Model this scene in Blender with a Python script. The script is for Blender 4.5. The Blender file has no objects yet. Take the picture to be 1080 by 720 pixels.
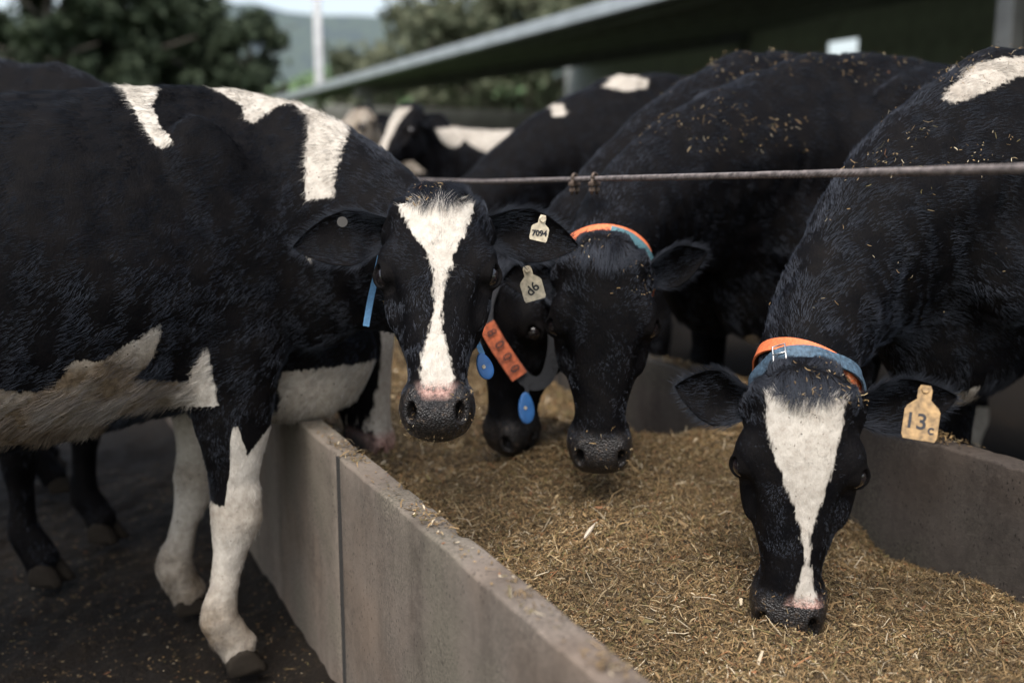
import bpy, bmesh, math, random
import numpy as np
from mathutils import Vector, Matrix
from mathutils.bvhtree import BVHTree
from mathutils.noise import noise as mnoise

rng = np.random.default_rng(7)
random.seed(7)
scn = bpy.context.scene
COL = scn.collection

# ------------------------------------------------------------------ camera, sky, sun, exposure
# World frame: the feed trough runs along +Y, +X is across it to the right, z = 0 is the left-hand yard.
CAM_H, YAW, PITCH, FPX = 1.25, math.radians(26.4), math.radians(9.6), 1050.0
cam_d = bpy.data.cameras.new('camera')
cam_d.lens = 35.0; cam_d.sensor_width = 36.0
cam_d.clip_start = 0.05; cam_d.clip_end = 3000
cam_d.dof.use_dof = True; cam_d.dof.focus_distance = 2.06; cam_d.dof.aperture_fstop = 1.5
cam = bpy.data.objects.new('camera', cam_d); COL.objects.link(cam)
cam.location = (0, 0, CAM_H)
cam.rotation_euler = (math.pi/2 - PITCH, 0, -YAW)
scn.camera = cam

SUN_EL, SUN_AZ = math.radians(60), math.radians(-140)      # azimuth from +Y towards +X
world = bpy.data.worlds.new('World'); scn.world = world; world.use_nodes = True
wn = world.node_tree.nodes; wl = world.node_tree.links
bg = wn['Background']
sky = wn.new('ShaderNodeTexSky'); sky.sky_type = 'NISHITA'; sky.sun_disc = False
sky.sun_elevation = SUN_EL; sky.sun_rotation = SUN_AZ
sky.air_density = 1.2; sky.dust_density = 4.0; sky.ozone_density = 1.0
hs = wn.new('ShaderNodeHueSaturation'); hs.inputs['Saturation'].default_value = 0.62   # cloud veil greys the blue
wl.new(sky.outputs[0], hs.inputs['Color'])
wl.new(hs.outputs[0], bg.inputs[0]); bg.inputs[1].default_value = 0.15
sun_d = bpy.data.lights.new('sun', 'SUN'); sun_d.energy = 1.5; sun_d.angle = math.radians(40); sun_d.color = (1.0, .97, .93)
sun = bpy.data.objects.new('sun', sun_d); COL.objects.link(sun)
sdir = Vector((math.sin(SUN_AZ)*math.cos(SUN_EL), math.cos(SUN_AZ)*math.cos(SUN_EL), math.sin(SUN_EL)))
sun.rotation_euler = (-sdir).to_track_quat('-Z', 'Y').to_euler()
sun.location = (-4, 0, 9)
vs = scn.view_settings
vs.view_transform = 'Standard'; vs.look = 'None'; vs.gamma = 1.0; vs.exposure = 0.95
scn.cycles.use_denoising = True
scn.cycles.max_bounces = 6
scn.cycles.sample_clamp_indirect = 6

# ------------------------------------------------------------------ pixel helpers (photo pixels, 1080 x 720)
CF = np.array([math.sin(YAW)*math.cos(PITCH), math.cos(YAW)*math.cos(PITCH), -math.sin(PITCH)])
CR = np.array([math.cos(YAW), -math.sin(YAW), 0.0])
CU = np.cross(CR, CF)
CO = np.array([0, 0, CAM_H])
def ray(px, py): return CF + CR*((px-540)/FPX) - CU*((py-360)/FPX)
def at_depth(px, py, d): return CO + ray(px, py)*d
def at_x(px, py, X): r = ray(px, py); return CO + r*(X/r[0])
def at_z(px, py, Z): r = ray(px, py); return CO + r*((Z-CAM_H)/r[2])
def project(P):
    q = np.asarray(P, float) - CO; d = q@CF
    return np.stack([540+FPX*(q@CR)/d, 360-FPX*(q@CU)/d], -1)

# ------------------------------------------------------------------ object helpers
def tag(o, label=None, cat=None, group=None, kind=None):
    if label: o['label'] = label
    if cat: o['category'] = cat
    if group: o['group'] = group
    if kind: o['kind'] = kind
    return o
def empty(name, loc=(0, 0, 0), rz=0):
    o = bpy.data.objects.new(name, None); COL.objects.link(o)
    o.location = loc; o.rotation_euler = (0, 0, rz); o.empty_display_size = .1
    return o
def link(name, me, mat=None, parent=None):
    o = bpy.data.objects.new(name, me); COL.objects.link(o)
    if mat is not None and len(me.materials) == 0: me.materials.append(mat)
    if parent is not None: o.parent = parent
    return o
def mesh_np(name, V, F, smooth=False):
    me = bpy.data.meshes.new(name)
    V = np.asarray(V, np.float32); F = np.asarray(F, np.int32)
    me.vertices.add(len(V)); me.vertices.foreach_set('co', V.ravel())
    n = F.shape[1]
    me.loops.add(F.size); me.loops.foreach_set('vertex_index', F.ravel())
    me.polygons.add(len(F)); me.polygons.foreach_set('loop_start', np.arange(0, F.size, n, dtype=np.int32))
    me.update(calc_edges=True); me.validate()
    if smooth: me.polygons.foreach_set('use_smooth', np.ones(len(me.polygons), bool))
    return me
def mesh_pd(name, V, F, smooth=False):
    me = bpy.data.meshes.new(name); me.from_pydata([tuple(v) for v in V], [], F); me.update()
    if smooth: me.polygons.foreach_set('use_smooth', np.ones(len(me.polygons), bool))
    return me
def bm_mesh(name, bm, smooth=False):
    me = bpy.data.meshes.new(name); bm.to_mesh(me); bm.free()
    if smooth: me.polygons.foreach_set('use_smooth', np.ones(len(me.polygons), bool))
    return me
def box_mesh(name, dx, dy, dz, bev=0.0, segs=2):
    bm = bmesh.new(); bmesh.ops.create_cube(bm, size=1)
    for v in bm.verts: v.co = Vector((v.co.x*dx, v.co.y*dy, v.co.z*dz))
    if bev: bmesh.ops.bevel(bm, geom=bm.edges[:], offset=bev, segments=segs, affect='EDGES', profile=.6)
    return bm_mesh(name, bm)
def tube(path, rad, n=10, closed=False, caps=True):
    path = [Vector(p) for p in path]; m = len(path)
    rad = [rad]*m if np.isscalar(rad) else list(rad)
    V = []; F = []; prev = None
    for i, p in enumerate(path):
        a = path[(i-1) % m] if closed or i > 0 else path[i]
        b = path[(i+1) % m] if closed or i < m-1 else path[i]
        t = (b-a).normalized()
        if prev is None:
            u = t.orthogonal().normalized()
        else:
            u = (prev - t*prev.dot(t)).normalized()
        prev = u; w = t.cross(u)
        for k in range(n):
            an = 2*math.pi*k/n
            V.append(p + (u*math.cos(an) + w*math.sin(an))*rad[i])
    for i in range(m if closed else m-1):
        for k in range(n):
            j = (i+1) % m
            F.append((i*n+k, i*n+(k+1) % n, j*n+(k+1) % n, j*n+k))
    if caps and not closed:
        F.append(tuple(range(n))[::-1]); F.append(tuple((m-1)*n+k for k in range(n)))
    return V, F

# ------------------------------------------------------------------ material helpers
def new_mat(name):
    m = bpy.data.materials.new(name); m.use_nodes = True
    nt = m.node_tree; b = nt.nodes['Principled BSDF']
    return m, nt, b
def N(nt, t, **kw):
    n = nt.nodes.new(t)
    for k, v in kw.items():
        if k in ('operation', 'blend_type', 'data_type', 'attribute_name', 'feature', 'noise_dimensions', 'attribute_type', 'interpolation_type', 'distance', 'clamp'): setattr(n, k, v)
        else:
            key = k.replace('_', ' ')
            n.inputs[int(k[1:]) if k[0] == 'i' and k[1:].isdigit() else key].default_value = v
    return n
def ramp(nt, src, stops):
    r = nt.nodes.new('ShaderNodeValToRGB'); el = r.color_ramp.elements
    while len(el) < len(stops): el.new(.5)
    for e, (p, c) in zip(el, stops): e.position = p; e.color = tuple(c)+(1,) if len(c) == 3 else c
    nt.links.new(src, r.inputs[0]); return r
def mathn(nt, op, a, b=None, clamp=False):
    m = nt.nodes.new('ShaderNodeMath'); m.operation = op; m.use_clamp = clamp
    for i, x in enumerate((a, b)):
        if x is None: continue
        if hasattr(x, 'node'): nt.links.new(x, m.inputs[i])
        else: m.inputs[i].default_value = x
    return m.outputs[0]
def mixc(nt, fac, a, b, blend='MIX'):
    m = nt.nodes.new('ShaderNodeMix'); m.data_type = 'RGBA'; m.blend_type = blend; m.clamp_factor = True
    for i, x in ((0, fac), (6, a), (7, b)):
        if hasattr(x, 'node'): nt.links.new(x, m.inputs[i])
        else: m.inputs[i].default_value = x if not isinstance(x, tuple) else (tuple(x)+(1,))[:4]
    return m.outputs[2]
def coords(nt, which='Object', scale=(1, 1, 1)):
    tc = nt.nodes.new('ShaderNodeTexCoord'); mp = nt.nodes.new('ShaderNodeMapping')
    mp.inputs['Scale'].default_value = scale
    nt.links.new(tc.outputs[which], mp.inputs[0]); return mp.outputs[0]
def noisen(nt, vec, scale, detail=4, rough=.55):
    n = nt.nodes.new('ShaderNodeTexNoise'); n.inputs['Scale'].default_value = scale
    n.inputs['Detail'].default_value = detail; n.inputs['Roughness'].default_value = rough
    nt.links.new(vec, n.inputs['Vector']); return n.outputs[0]
def bump(nt, b, h, strength=.4, dist=.01):
    n = nt.nodes.new('ShaderNodeBump'); n.inputs['Strength'].default_value = strength; n.inputs['Distance'].default_value = dist
    nt.links.new(h, n.inputs['Height']); nt.links.new(n.outputs[0], b.inputs['Normal']); return n
def simple_mat(name, col, rough=.6, metal=0, noise=.15, nscale=30, bmp=.15, spec=.5):
    m, nt, b = new_mat(name)
    v = coords(nt); n = noisen(nt, v, nscale)
    c0 = tuple(max(0, x*(1-noise*1.6)) for x in col); c1 = tuple(min(1, x*(1+noise)) for x in col)
    r = ramp(nt, n, [(.3, c0), (.7, c1)])
    nt.links.new(r.outputs[0], b.inputs['Base Color'])
    b.inputs['Roughness'].default_value = rough; b.inputs['Metallic'].default_value = metal
    b.inputs['Specular IOR Level'].default_value = spec
    if bmp: bump(nt, b, n, bmp, .004)
    return m

# ================================================================== implicit surfaces (animals are one blended skin)
BIG = 0.16
def nrm(v): v = np.asarray(v, np.float64); return v/np.linalg.norm(v, axis=-1, keepdims=True)
def smin(a, b, k):
    k = np.float32(k); h = np.clip(np.float32(.5) + np.float32(.5)*(b-a)/k, 0, 1); return b*(1-h) + a*h - k*h*(1-h)
def smax(a, b, k): return -smin(-a, -b, k)
def rad_dist(comps, rads, p):
    u = [np.abs(c)/r for c, r in zip(comps, rads)]
    if p == 2:
        k = np.sqrt(np.maximum(sum(x*x for x in u), 1e-9))
        g2 = sum((x/r)**2 for x, r in zip(u, rads))
        mx = np.maximum.reduce([np.broadcast_to(r, k.shape) for r in rads])
        return (k-1)/np.maximum(np.sqrt(g2)/k, .8/mx)
    s = sum(x**p for x in u)
    k = np.maximum(s, 1e-9)**(1/p)
    g2 = sum((x**(p-1)/r)**2 for x, r in zip(u, rads))
    g = np.sqrt(g2)*(1/k if p == 2 else k**(1-p))
    mx = np.maximum.reduce([np.broadcast_to(r, k.shape) for r in rads])
    return (k-1)/np.maximum(g, .8/mx)
def ell(c, r, R=None):
    c = np.asarray(c, np.float32); r = np.asarray(r, np.float32); R = None if R is None else np.asarray(R, np.float32)
    def f(P):
        out = np.full(len(P), BIG*2, np.float32); q = P-c; m = (q*q).sum(1) < (r.max()+BIG)**2
        if m.any():
            q = q[m]
            if R is not None: q = q@R
            out[m] = rad_dist((q[:, 0], q[:, 1], q[:, 2]), r, 2.0)
        return out
    return f
def cubic(t0, X, t1):
    """smooth (Catmull-Rom) resampling of station values X at t0"""
    X = np.asarray(X, float); m = np.gradient(X, t0, axis=0)
    i = np.clip(np.searchsorted(t0, t1, 'right')-1, 0, len(t0)-2)
    h = (t0[i+1]-t0[i]); s = (t1-t0[i])/h
    if X.ndim > 1: h = h[:, None]; s = s[:, None]
    return (2*s**3-3*s*s+1)*X[i]+(s**3-2*s*s+s)*h*m[i]+(-2*s**3+3*s*s)*X[i+1]+(s**3-s*s)*h*m[i+1]
def loft(C, side, up, b, a_up, a_dn=None, p=2.0, cap=.8, sub=2, taper=0.0, taper_dn=0.0):
    """sweep of ellipse-like sections along the curve through C"""
    C = np.asarray(C, float); n = len(C)
    side = np.broadcast_to(np.asarray(side, float), (n, 3)); up = np.broadcast_to(np.asarray(up, float), (n, 3))
    b = np.broadcast_to(np.asarray(b, float), (n,)); a_up = np.broadcast_to(np.asarray(a_up, float), (n,))
    a_dn = a_up if a_dn is None else np.asarray(a_dn, float)
    t0 = np.concatenate([[0], np.cumsum(np.linalg.norm(np.diff(C, axis=0), axis=1))])
    t1 = np.interp(np.linspace(0, n-1, (n-1)*sub+1), np.arange(n), t0)
    tp = np.broadcast_to(np.asarray(taper, float), (n,)); td = np.broadcast_to(np.asarray(taper_dn, float), (n,)); tapered = bool(np.any(tp) or np.any(td))
    K = [cubic(t0, x, t1) for x in (C, side, up, b, a_up, a_dn, tp, td)]
    tab = np.concatenate([x if x.ndim > 1 else x[:, None] for x in K], 1).astype(np.float32)     # 3 3 3 1 1 1
    Cn = tab[:, :3]; m = len(Cn); rmax = tab[:, 9:12].max(); lo = Cn.min(0)-rmax-BIG; hi = Cn.max(0)+rmax+BIG
    def f(P):
        out = np.full(len(P), BIG*2, np.float32)
        ix = np.nonzero(((P > lo) & (P < hi)).all(1))[0]
        if not len(ix): return out
        Q = P[ix]; best = np.full(len(Q), 1e9, np.float32); seg = np.zeros(len(Q), np.int32); tt = np.zeros(len(Q), np.float32)
        for i in range(m-1):
            D = Cn[i+1]-Cn[i]; L2 = D@D
            q = Q-Cn[i]; t = np.clip(q@D/L2, 0, 1); q = q-t[:, None]*D
            d2 = np.einsum('ij,ij->i', q, q)
            w = d2 < best; best[w] = d2[w]; seg[w] = i; tt[w] = t[w]
        row = tab[seg]*(1-tt[:, None])+tab[seg+1]*tt[:, None]
        q = Q-row[:, :3]
        s = row[:, 3:6]; u = row[:, 6:9]
        qs = np.einsum('ij,ij->i', q, s)/np.sqrt(np.einsum('ij,ij->i', s, s)); qu = np.einsum('ij,ij->i', q, u)/np.sqrt(np.einsum('ij,ij->i', u, u))
        end = ((seg == 0) & (tt == 0)) | ((seg == m-2) & (tt == 1))
        bb = row[:, 9]; aa = np.where(qu > 0, row[:, 10], row[:, 11])
        if tapered: bb = bb*(1-np.where(qu > 0, row[:, 12], row[:, 13])*np.clip(np.abs(qu)/aa, 0, 1)**1.5)
        if end.any():
            T = nrm(np.where((seg == 0)[:, None], Cn[1]-Cn[0], Cn[-1]-Cn[-2])).astype(np.float32)
            qt = np.where(end, np.einsum('ij,ij->i', q, T), 0)
            out[ix] = rad_dist((qs, qu, qt), (bb, aa, np.minimum(bb, aa)*cap), p)
        else: out[ix] = rad_dist((qs, qu), (bb, aa), p)
        return out
    return f
def union(fs, k):
    def f(P):
        d = fs[0](P)
        for g in fs[1:]: d = smin(d, g(P), k)
        return d
    return f

from concurrent.futures import ThreadPoolExecutor
POOL = ThreadPoolExecutor(4)
def par(f, P):
    if len(P) < 4000: return f(P)
    return np.concatenate(list(POOL.map(f, np.array_split(P, 12))))
def extract(sdf, lo, hi, h):
    """narrow-band surface nets"""
    lo = np.asarray(lo, float); n = (np.ceil((np.asarray(hi)-lo)/h/4).astype(int))*4
    nc = n//4
    g = np.stack(np.meshgrid(*[np.arange(k) for k in nc], indexing='ij'), -1).reshape(-1, 3)
    cc = lo + (g*4+1.5)*h
    dc = sdf(cc)
    near = np.abs(dc) < 4*h*1.9
    D = np.repeat(np.repeat(np.repeat(np.where(dc < 0, -1., 1.).astype(np.float32).reshape(nc), 4, 0), 4, 1), 4, 2)
    gb = g[near]*4
    off = np.stack(np.meshgrid(*[np.arange(4)]*3, indexing='ij'), -1).reshape(-1, 3)
    idx = (gb[:, None, :]+off[None]).reshape(-1, 3)
    D[idx[:, 0], idx[:, 1], idx[:, 2]] = sdf(lo+idx*h)
    ins = D < 0
    cnt = np.zeros(np.array(D.shape)-1, np.int8)
    sl = lambda o, k: slice(o, D.shape[k]-1+o)
    for a in (0, 1):
        for b in (0, 1):
            for c in (0, 1): cnt += ins[sl(a, 0), sl(b, 1), sl(c, 2)]
    act = (cnt > 0) & (cnt < 8)
    cell = np.argwhere(act)
    ids = np.full(act.shape, -1, np.int32); ids[act] = np.arange(len(cell))
    cor = np.array([[a, b, c] for a in (0, 1) for b in (0, 1) for c in (0, 1)])
    val = np.stack([D[cell[:, 0]+o[0], cell[:, 1]+o[1], cell[:, 2]+o[2]] for o in cor], 1)
    acc = np.zeros((len(cell), 3)); w = np.zeros(len(cell))
    for i in range(8):
        for j in range(i+1, 8):
            if np.abs(cor[i]-cor[j]).sum() != 1: continue
            x = (val[:, i] < 0) != (val[:, j] < 0)
            t = val[x, i]/(val[x, i]-val[x, j])
            acc[x] += cor[i]+(cor[j]-cor[i])*t[:, None]; w[x] += 1
    V = lo+(cell+acc/w[:, None])*h
    F = []
    for ax in range(3):
        s0 = [slice(None)]*3; s1 = [slice(None)]*3; s0[ax] = slice(0, -1); s1[ax] = slice(1, None)
        a = ins[tuple(s0)]; b = ins[tuple(s1)]
        e = np.argwhere(a != b)
        fl = a[e[:, 0], e[:, 1], e[:, 2]]
        u, v = (ax+1) % 3, (ax+2) % 3
        ok = (e[:, u] > 0) & (e[:, v] > 0) & (e[:, u] < act.shape[u]) & (e[:, v] < act.shape[v])
        e = e[ok]; fl = fl[ok]
        def c(du, dv):
            k = e.copy(); k[:, u] -= du; k[:, v] -= dv; return ids[k[:, 0], k[:, 1], k[:, 2]]
        q = np.stack([c(1, 1), c(0, 1), c(0, 0), c(1, 0)], 1)
        q[~fl] = q[~fl][:, ::-1]
        F.append(q)
    F = np.concatenate(F); F = F[(F >= 0).all(1)]
    return V, F
def project_sdf(sdf, P, it=2):
    P = P.copy(); e = .0015
    for _ in range(it):
        d = sdf(P)
        g = np.stack([sdf(P+np.eye(3)[k]*e)-d for k in range(3)], 1)/e
        g2 = np.maximum((g*g).sum(1), .15)
        P -= np.clip(d/g2, -.006, .006)[:, None]*g
    return P

def vnoise(P, freq, seed):
    """cheap smooth vector noise from summed sines, used to clump the hair"""
    r = np.random.default_rng(seed); out = np.zeros_like(P)
    for k in range(6):
        K = r.normal(size=(3, 3))*freq*(1+.35*k); ph = r.uniform(0, 6.28, 3); out += np.sin(P@K+ph)
    return out/3.2
# ================================================================== the cow
def sstep(a, b, x): t = np.clip((x-a)/(b-a), 0, 1); return t*t*(3-2*t)
HEAD_STN = np.array([
    # F      Nc     hw    front  back
    (-.005, -.075, .070, .050, .050),
    (.030, -.085, .096, .080, .085),
    (.080, -.100, .105, .100, .105),
    (.140, -.105, .111, .106, .120),
    (.190, -.105, .110, .101, .130),
    (.240, -.105, .096, .093, .125),
    (.300, -.098, .077, .080, .098),
    (.360, -.092, .060, .069, .070),
    (.410, -.090, .060, .064, .056),
    (.450, -.092, .064, .058, .050),
    (.482, -.095, .058, .045, .046)])
EYE = np.array([.176, .1050, -.058]); EYE_R = .0235
def eye_axis(s): return nrm(np.array([.10, .86*s, .52]))
def frame(z, hint):
    z = nrm(z); x = nrm(np.asarray(hint)-z*np.dot(hint, z)); y = np.cross(z, x)
    return np.stack([x, y, z], 1)
def make_head_sdf():
    H = HEAD_STN; ax = -.098
    C = np.stack([H[:, 0], 0*H[:, 0], 0*H[:, 0]+ax], 1)
    prims = [loft(C, (0, 1, 0), (0, 0, 1), H[:, 2], H[:, 3]+H[:, 1]-ax, H[:, 4]-H[:, 1]+ax, p=2.5, cap=.6, sub=3)]
    prims.append(ell((.004, 0, -.058), (.026, .066, .046)))                       # poll crest
    cuts = []; lids = []
    for s in (1, -1):
        prims += [ell((.150, .092*s, -.056), (.046, .032, .040)),                # brow
                  ell((.220, .086*s, -.082), (.062, .021, .028)),                # cheekbone
                  ell((.205, .062*s, -.165), (.090, .034, .078)),                # jaw muscle
                  ell((.030, .078*s, -.060), (.028, .026, .032)),                # horn bud
                  ell((.060, .096*s, -.105), (.038, .026, .038)),                # ear root
                  ell((.455, .038*s, -.066), (.044, .032, .040)),                # nostril wing
                  ell((.440, .050*s, -.110), (.042, .024, .034))]                # lip corner
        R = frame(nrm([.45, -.35*s, .1]), (0, 0, 1))
        cuts.append((ell((.470, .044*s, -.042), (.019, .0105, .026), frame(nrm([.30, .62*s, .75]), (1, .3*s, 0))), .008))
        e = EYE*np.array([1, s, 1]); ax = eye_axis(s)
        lids.append(ell(e+ax*-.002, (.0305, .0305, .0305)))
        R = frame(ax, np.array([.80, .10*s, -.5]))
        cuts.append((ell(e+ax*.022, (.0215, .0140, .022), R), .005))
        cuts.append((ell((.255, .098*s, -.045), (.050, .020, .020)), .03))       # hollow below the eye
    prims.append(ell((.468, 0, -.068), (.040, .052, .040)))                     # muzzle front
    prims.append(ell((.464, 0, -.130), (.036, .044, .028)))                     # chin
    # mouth slit
    mouth = ell((.480, 0, -.099), (.058, .080, .0075), frame((-.22, 0, 1), (1, 0, 0)))
    base = union(prims, .022)
    lid = union(lids, .004)
    def f(P):
        d = base(P); d = smin(d, lid(P), .008)
        for c, k in cuts: d = smax(d, -c(P), k)
        return smax(d, -mouth(P), .006)
    return f
HEAD_SDF = make_head_sdf()
NECK_T = np.array([0, .12, .25, .4, .55, .7, .85, 1.0])
NECK_UP = np.interp(NECK_T, [0, .25, .5, .75, 1], [.27, .210, .158, .116, .084])
NECK_DN = np.interp(NECK_T, [0, .25, .5, .75, 1], [.43, .345, .245, .170, .122])
NECK_B = np.interp(NECK_T, [0, .25, .5, .75, 1], [.205, .160, .128, .108, .090])
TR = np.array([
    # x     zc    up   dn   hw
    (-1.44, 1.20, .15, .20, .13), (-1.28, 1.15, .27, .30, .22), (-1.02, 1.09, .36, .34, .275),
    (-.76, 1.05, .37, .43, .335), (-.46, 1.03, .385, .42, .365), (-.20, 1.03, .40, .38, .330),
    (-.02, 1.05, .395, .36, .265), (.14, 1.06, .33, .36, .215), (.27, 1.03, .21, .30, .155)])
def leg_sdf(pts):
    pts = np.array(pts); return loft(pts[:, :3], (0, 1, 0), (1, 0, 0), pts[:, 4], pts[:, 3], cap=.9)
def front_leg(s, dx, dy):
    def q(x, y, z, rx, ry): w = max(0, (0.80-z)/.80); return (x+dx*w, s*y+dy*w, z, rx, ry)
    return [q(.03, .165, .98, .14, .075), q(-.02, .18, .80, .12, .078), q(-.005, .175, .62, .085, .064), q(.006, .17, .50, .060, .052),
            q(.016, .17, .41, .063, .057), q(.006, .168, .335, .046, .043), q(-.002, .165, .22, .036, .034), q(-.008, .165, .145, .046, .042),
            q(.024, .165, .09, .040, .040), q(.045, .165, .055, .046, .044)], q(.058, .165, 0, 0, 0)[:2]
def hind_leg(s, dx, dy):
    def q(x, y, z, rx, ry): w = max(0, (0.80-z)/.80); return (x+dx*w, s*y+dy*w, z, rx, ry)
    return [q(-1.12, .15, 1.08, .20, .09), q(-1.08, .175, .86, .17, .09), q(-1.10, .17, .70, .115, .066), q(-1.20, .165, .56, .072, .050),
            q(-1.245, .16, .49, .062, .046), q(-1.215, .16, .40, .050, .042), q(-1.195, .16, .24, .040, .037), q(-1.19, .16, .14, .050, .047),
            q(-1.155, .16, .085, .046, .045), q(-1.13, .16, .05, .054, .050)], q(-1.12, .16, 0, 0, 0)[:2]

class CowShape: pass
def cow_shape(W, head_P, head_R, ht, legs, h=.010, tan0=(.9, 0, .25), refine=2, neck_fat=1.0, base=(.10, 0, 1.17)):
    """W: 4x4 body matrix (numpy), head_P/head_R: head origin and axes (cols F,S,N) in WORLD. Mesh is in body-local coordinates."""
    c = CowShape(); Wi = np.linalg.inv(W); c.W = W
    sc = np.cbrt(np.linalg.det(W[:3, :3]))
    P = Wi[:3, :3]@head_P+Wi[:3, 3]; R = Wi[:3, :3]@head_R*sc
    c.P, c.R = P, R
    Fv, Sv, Nv = R[:, 0], R[:, 1], R[:, 2]
    p3 = P+R@np.array([.085, 0, -.125]); tdir = nrm(R@np.array([ht[0], 0, ht[1]]))    # head -> neck
    p0 = np.array(base); t0 = nrm(np.array(tan0))
    L = np.linalg.norm(p3-p0)
    p1 = p0+t0*L*.42; p2 = p3+tdir*L*.38
    t = NECK_T[:, None]
    C = (1-t)**3*p0+3*t*(1-t)**2*p1+3*t*t*(1-t)*p2+t**3*p3
    T = nrm(3*(1-t)**2*(p1-p0)+6*t*(1-t)*(p2-p1)+3*t*t*(p3-p2))
    u0 = np.array([0, 0, 1.]); u1 = -Fv
    U = u0*(1-t)+u1*t; U = nrm(U-(U*T).sum(1, keepdims=True)*T)
    S = np.cross(U, T)
    c.neck = dict(C=C, T=T, U=U, S=S)
    neck = loft(C, S, U, NECK_B*neck_fat, NECK_UP*neck_fat, NECK_DN*neck_fat, p=2.0, cap=.5, sub=4, taper=[.40, .38, .35, .30, .25, .2, .1, .05], taper_dn=[.35, .40, .42, .40, .35, .28, .2, .1])
    trunk = loft(np.stack([TR[:, 0], 0*TR[:, 0], TR[:, 1]], 1), (0, 1, 0), (0, 0, 1), TR[:, 4], TR[:, 2], TR[:, 3], p=2.25, cap=.7, taper=[.2, .25, .22, .15, .15, .30, .42, .40, .3], taper_dn=[.1, .1, .1, .1, .1, .15, .2, .25, .3])
    bumps = []
    def tilt(a): return np.array([[math.cos(a), 0, -math.sin(a)], [0, 1, 0], [math.sin(a), 0, math.cos(a)]])
    for s in (1, -1):
        bumps += [ell((-1.0, .215*s, 1.345), (.09, .055, .05)), ell((-1.42, .11*s, 1.27), (.05, .04, .05)),
                  ell((-.01, .185*s, 1.12), (.105, .075, .27), tilt(.30)), ell((-.055, .215*s, 1.10), (.02, .045, .22), tilt(.30)), ell((.19, .165*s, .93), (.10, .08, .12)),
                  ell((-.09, .20*s, .82), (.09, .06, .09)), ell((-1.12, .19*s, 1.0), (.18, .10, .26))]
    spine = loft([(-1.40, 0, 1.37), (-1.05, 0, 1.425), (-.5, 0, 1.385), (-.12, 0, 1.415), (.08, 0, 1.39)], (0, 1, 0), (0, 0, 1), [.035, .05, .05, .06, .06], [.03, .03, .03, .04, .04])
    brisket = ell((.17, 0, .77), (.23, .115, .18))
    udder = ell((-.95, 0, .66), (.22, .17, .16))
    hollow = [ell((-.74, .40*s, 1.25), (.17, .10, .12)) for s in (1, -1)]
    tail = loft([(-1.44, 0, 1.38), (-1.53, 0, 1.25), (-1.55, 0, .95), (-1.53, 0, .68)], (0, 1, 0), (1, 0, 0), [.035, .026, .018, .016], [.035, .026, .018, .016])
    switch = ell((-1.53, 0, .55), (.035, .04, .15))
    lp, c.feet = [], []
    for fn, s, dx, dy in legs:
        pts, ft = fn(s, dx, dy); lp.append(leg_sdf(pts)); c.feet.append(ft)
    bodyf = union([trunk]+bumps+[spine, brisket], .042); legf = lambda Q: np.minimum.reduce([f(Q) for f in lp])
    tailf = union([tail, switch], .03)
    P32, R32 = P.astype(np.float32), R.astype(np.float32)
    def headf(Q):
        H = (Q-P)@R; out = np.full(len(Q), BIG*2)
        m = ((H-np.array([.24, 0, -.1], np.float32))**2).sum(1) < (.30+BIG)**2
        if m.any(): out[m] = HEAD_SDF(H[m])
        return out
    def restf(Q):
        d = bodyf(Q)
        for hl in hollow: d = smax(d, -hl(Q), .08)
        d = smin(d, udder(Q), .05); d = smin(d, legf(Q), .05); d = smin(d, tailf(Q), .03)
        return smin(d, neck(Q), .075)
    def sdf1(Q): Q = Q.astype(np.float32); return smin(restf(Q), headf(Q), .03)
    def sdf(Q): return par(sdf1, Q)
    pts = np.concatenate([C, (P+(R@np.array([[0, 0, .5], [0, 0, 0], [0, .0, -.1]])).T)])
    lo = np.minimum(np.array([-1.64, -.5, .02]), pts.min(0)-.24); hi = np.maximum(np.array([.42, .5, 1.56]), pts.max(0)+.24)
    V, Fc = extract(sdf, lo, hi, h)
    bm = bmesh.new(); me = mesh_np('tmp', V, Fc); bm.from_mesh(me); bpy.data.meshes.remove(me)
    for lev in range(refine):
        bm.verts.ensure_lookup_table(); bm.faces.ensure_lookup_table()
        co = np.array([f.calc_center_median() for f in bm.faces]); H = (co-P)@R
        if lev == 0: sel = (H[:, 0] > -.06) & (((H-np.array([.24, 0, -.1]))**2).sum(1) < .33**2)
        else: sel = (H[:, 0] > -.02) & (H[:, 2] > -.16) & (((H-np.array([.26, 0, -.06]))**2).sum(1) < .30**2)
        es = list({e for i in np.nonzero(sel)[0] for e in bm.faces[i].edges})
        bmesh.ops.subdivide_edges(bm, edges=es, cuts=1, use_grid_fill=True)
    bmesh.ops.recalc_face_normals(bm, faces=bm.faces)
    me = bm_mesh('cow_body', bm, smooth=True)
    n = len(me.vertices); V = np.zeros(n*3, np.float32); me.vertices.foreach_get('co', V); V = V.reshape(-1, 3).astype(float)
    if refine:
        H = (V-P)@R; m = ((H-np.array([.24, 0, -.1]))**2).sum(1) < .36**2
        for it in range(3):
            me.vertices.foreach_set('co', V.astype(np.float32).ravel()); me.update()
            nv = np.zeros(n*3, np.float32); me.vertices.foreach_get('normal', nv)
            V[m] -= np.clip(sdf(V[m]), -.006, .006)[:, None]*nv.reshape(-1, 3)[m]*(1.0 if it < 2 else .7)
    # loose skin: neck folds, shoulder and rib relief, small unevenness
    me.vertices.foreach_set('co', V.astype(np.float32).ravel()); me.update()
    nv = np.zeros(n*3, np.float32); me.vertices.foreach_get('normal', nv); nv = nv.reshape(-1, 3)
    away = sstep(.02, .08, headf(V.astype(np.float32)))
    f1 = vnoise(V, 9, 11)[:, 0]; f2 = vnoise(V, 30, 12)[:, 0]
    dn_ = neck(V.astype(np.float32)); seg = np.argmin(((V[:, None, :]-C[None])**2).sum(2), 1)
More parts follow.
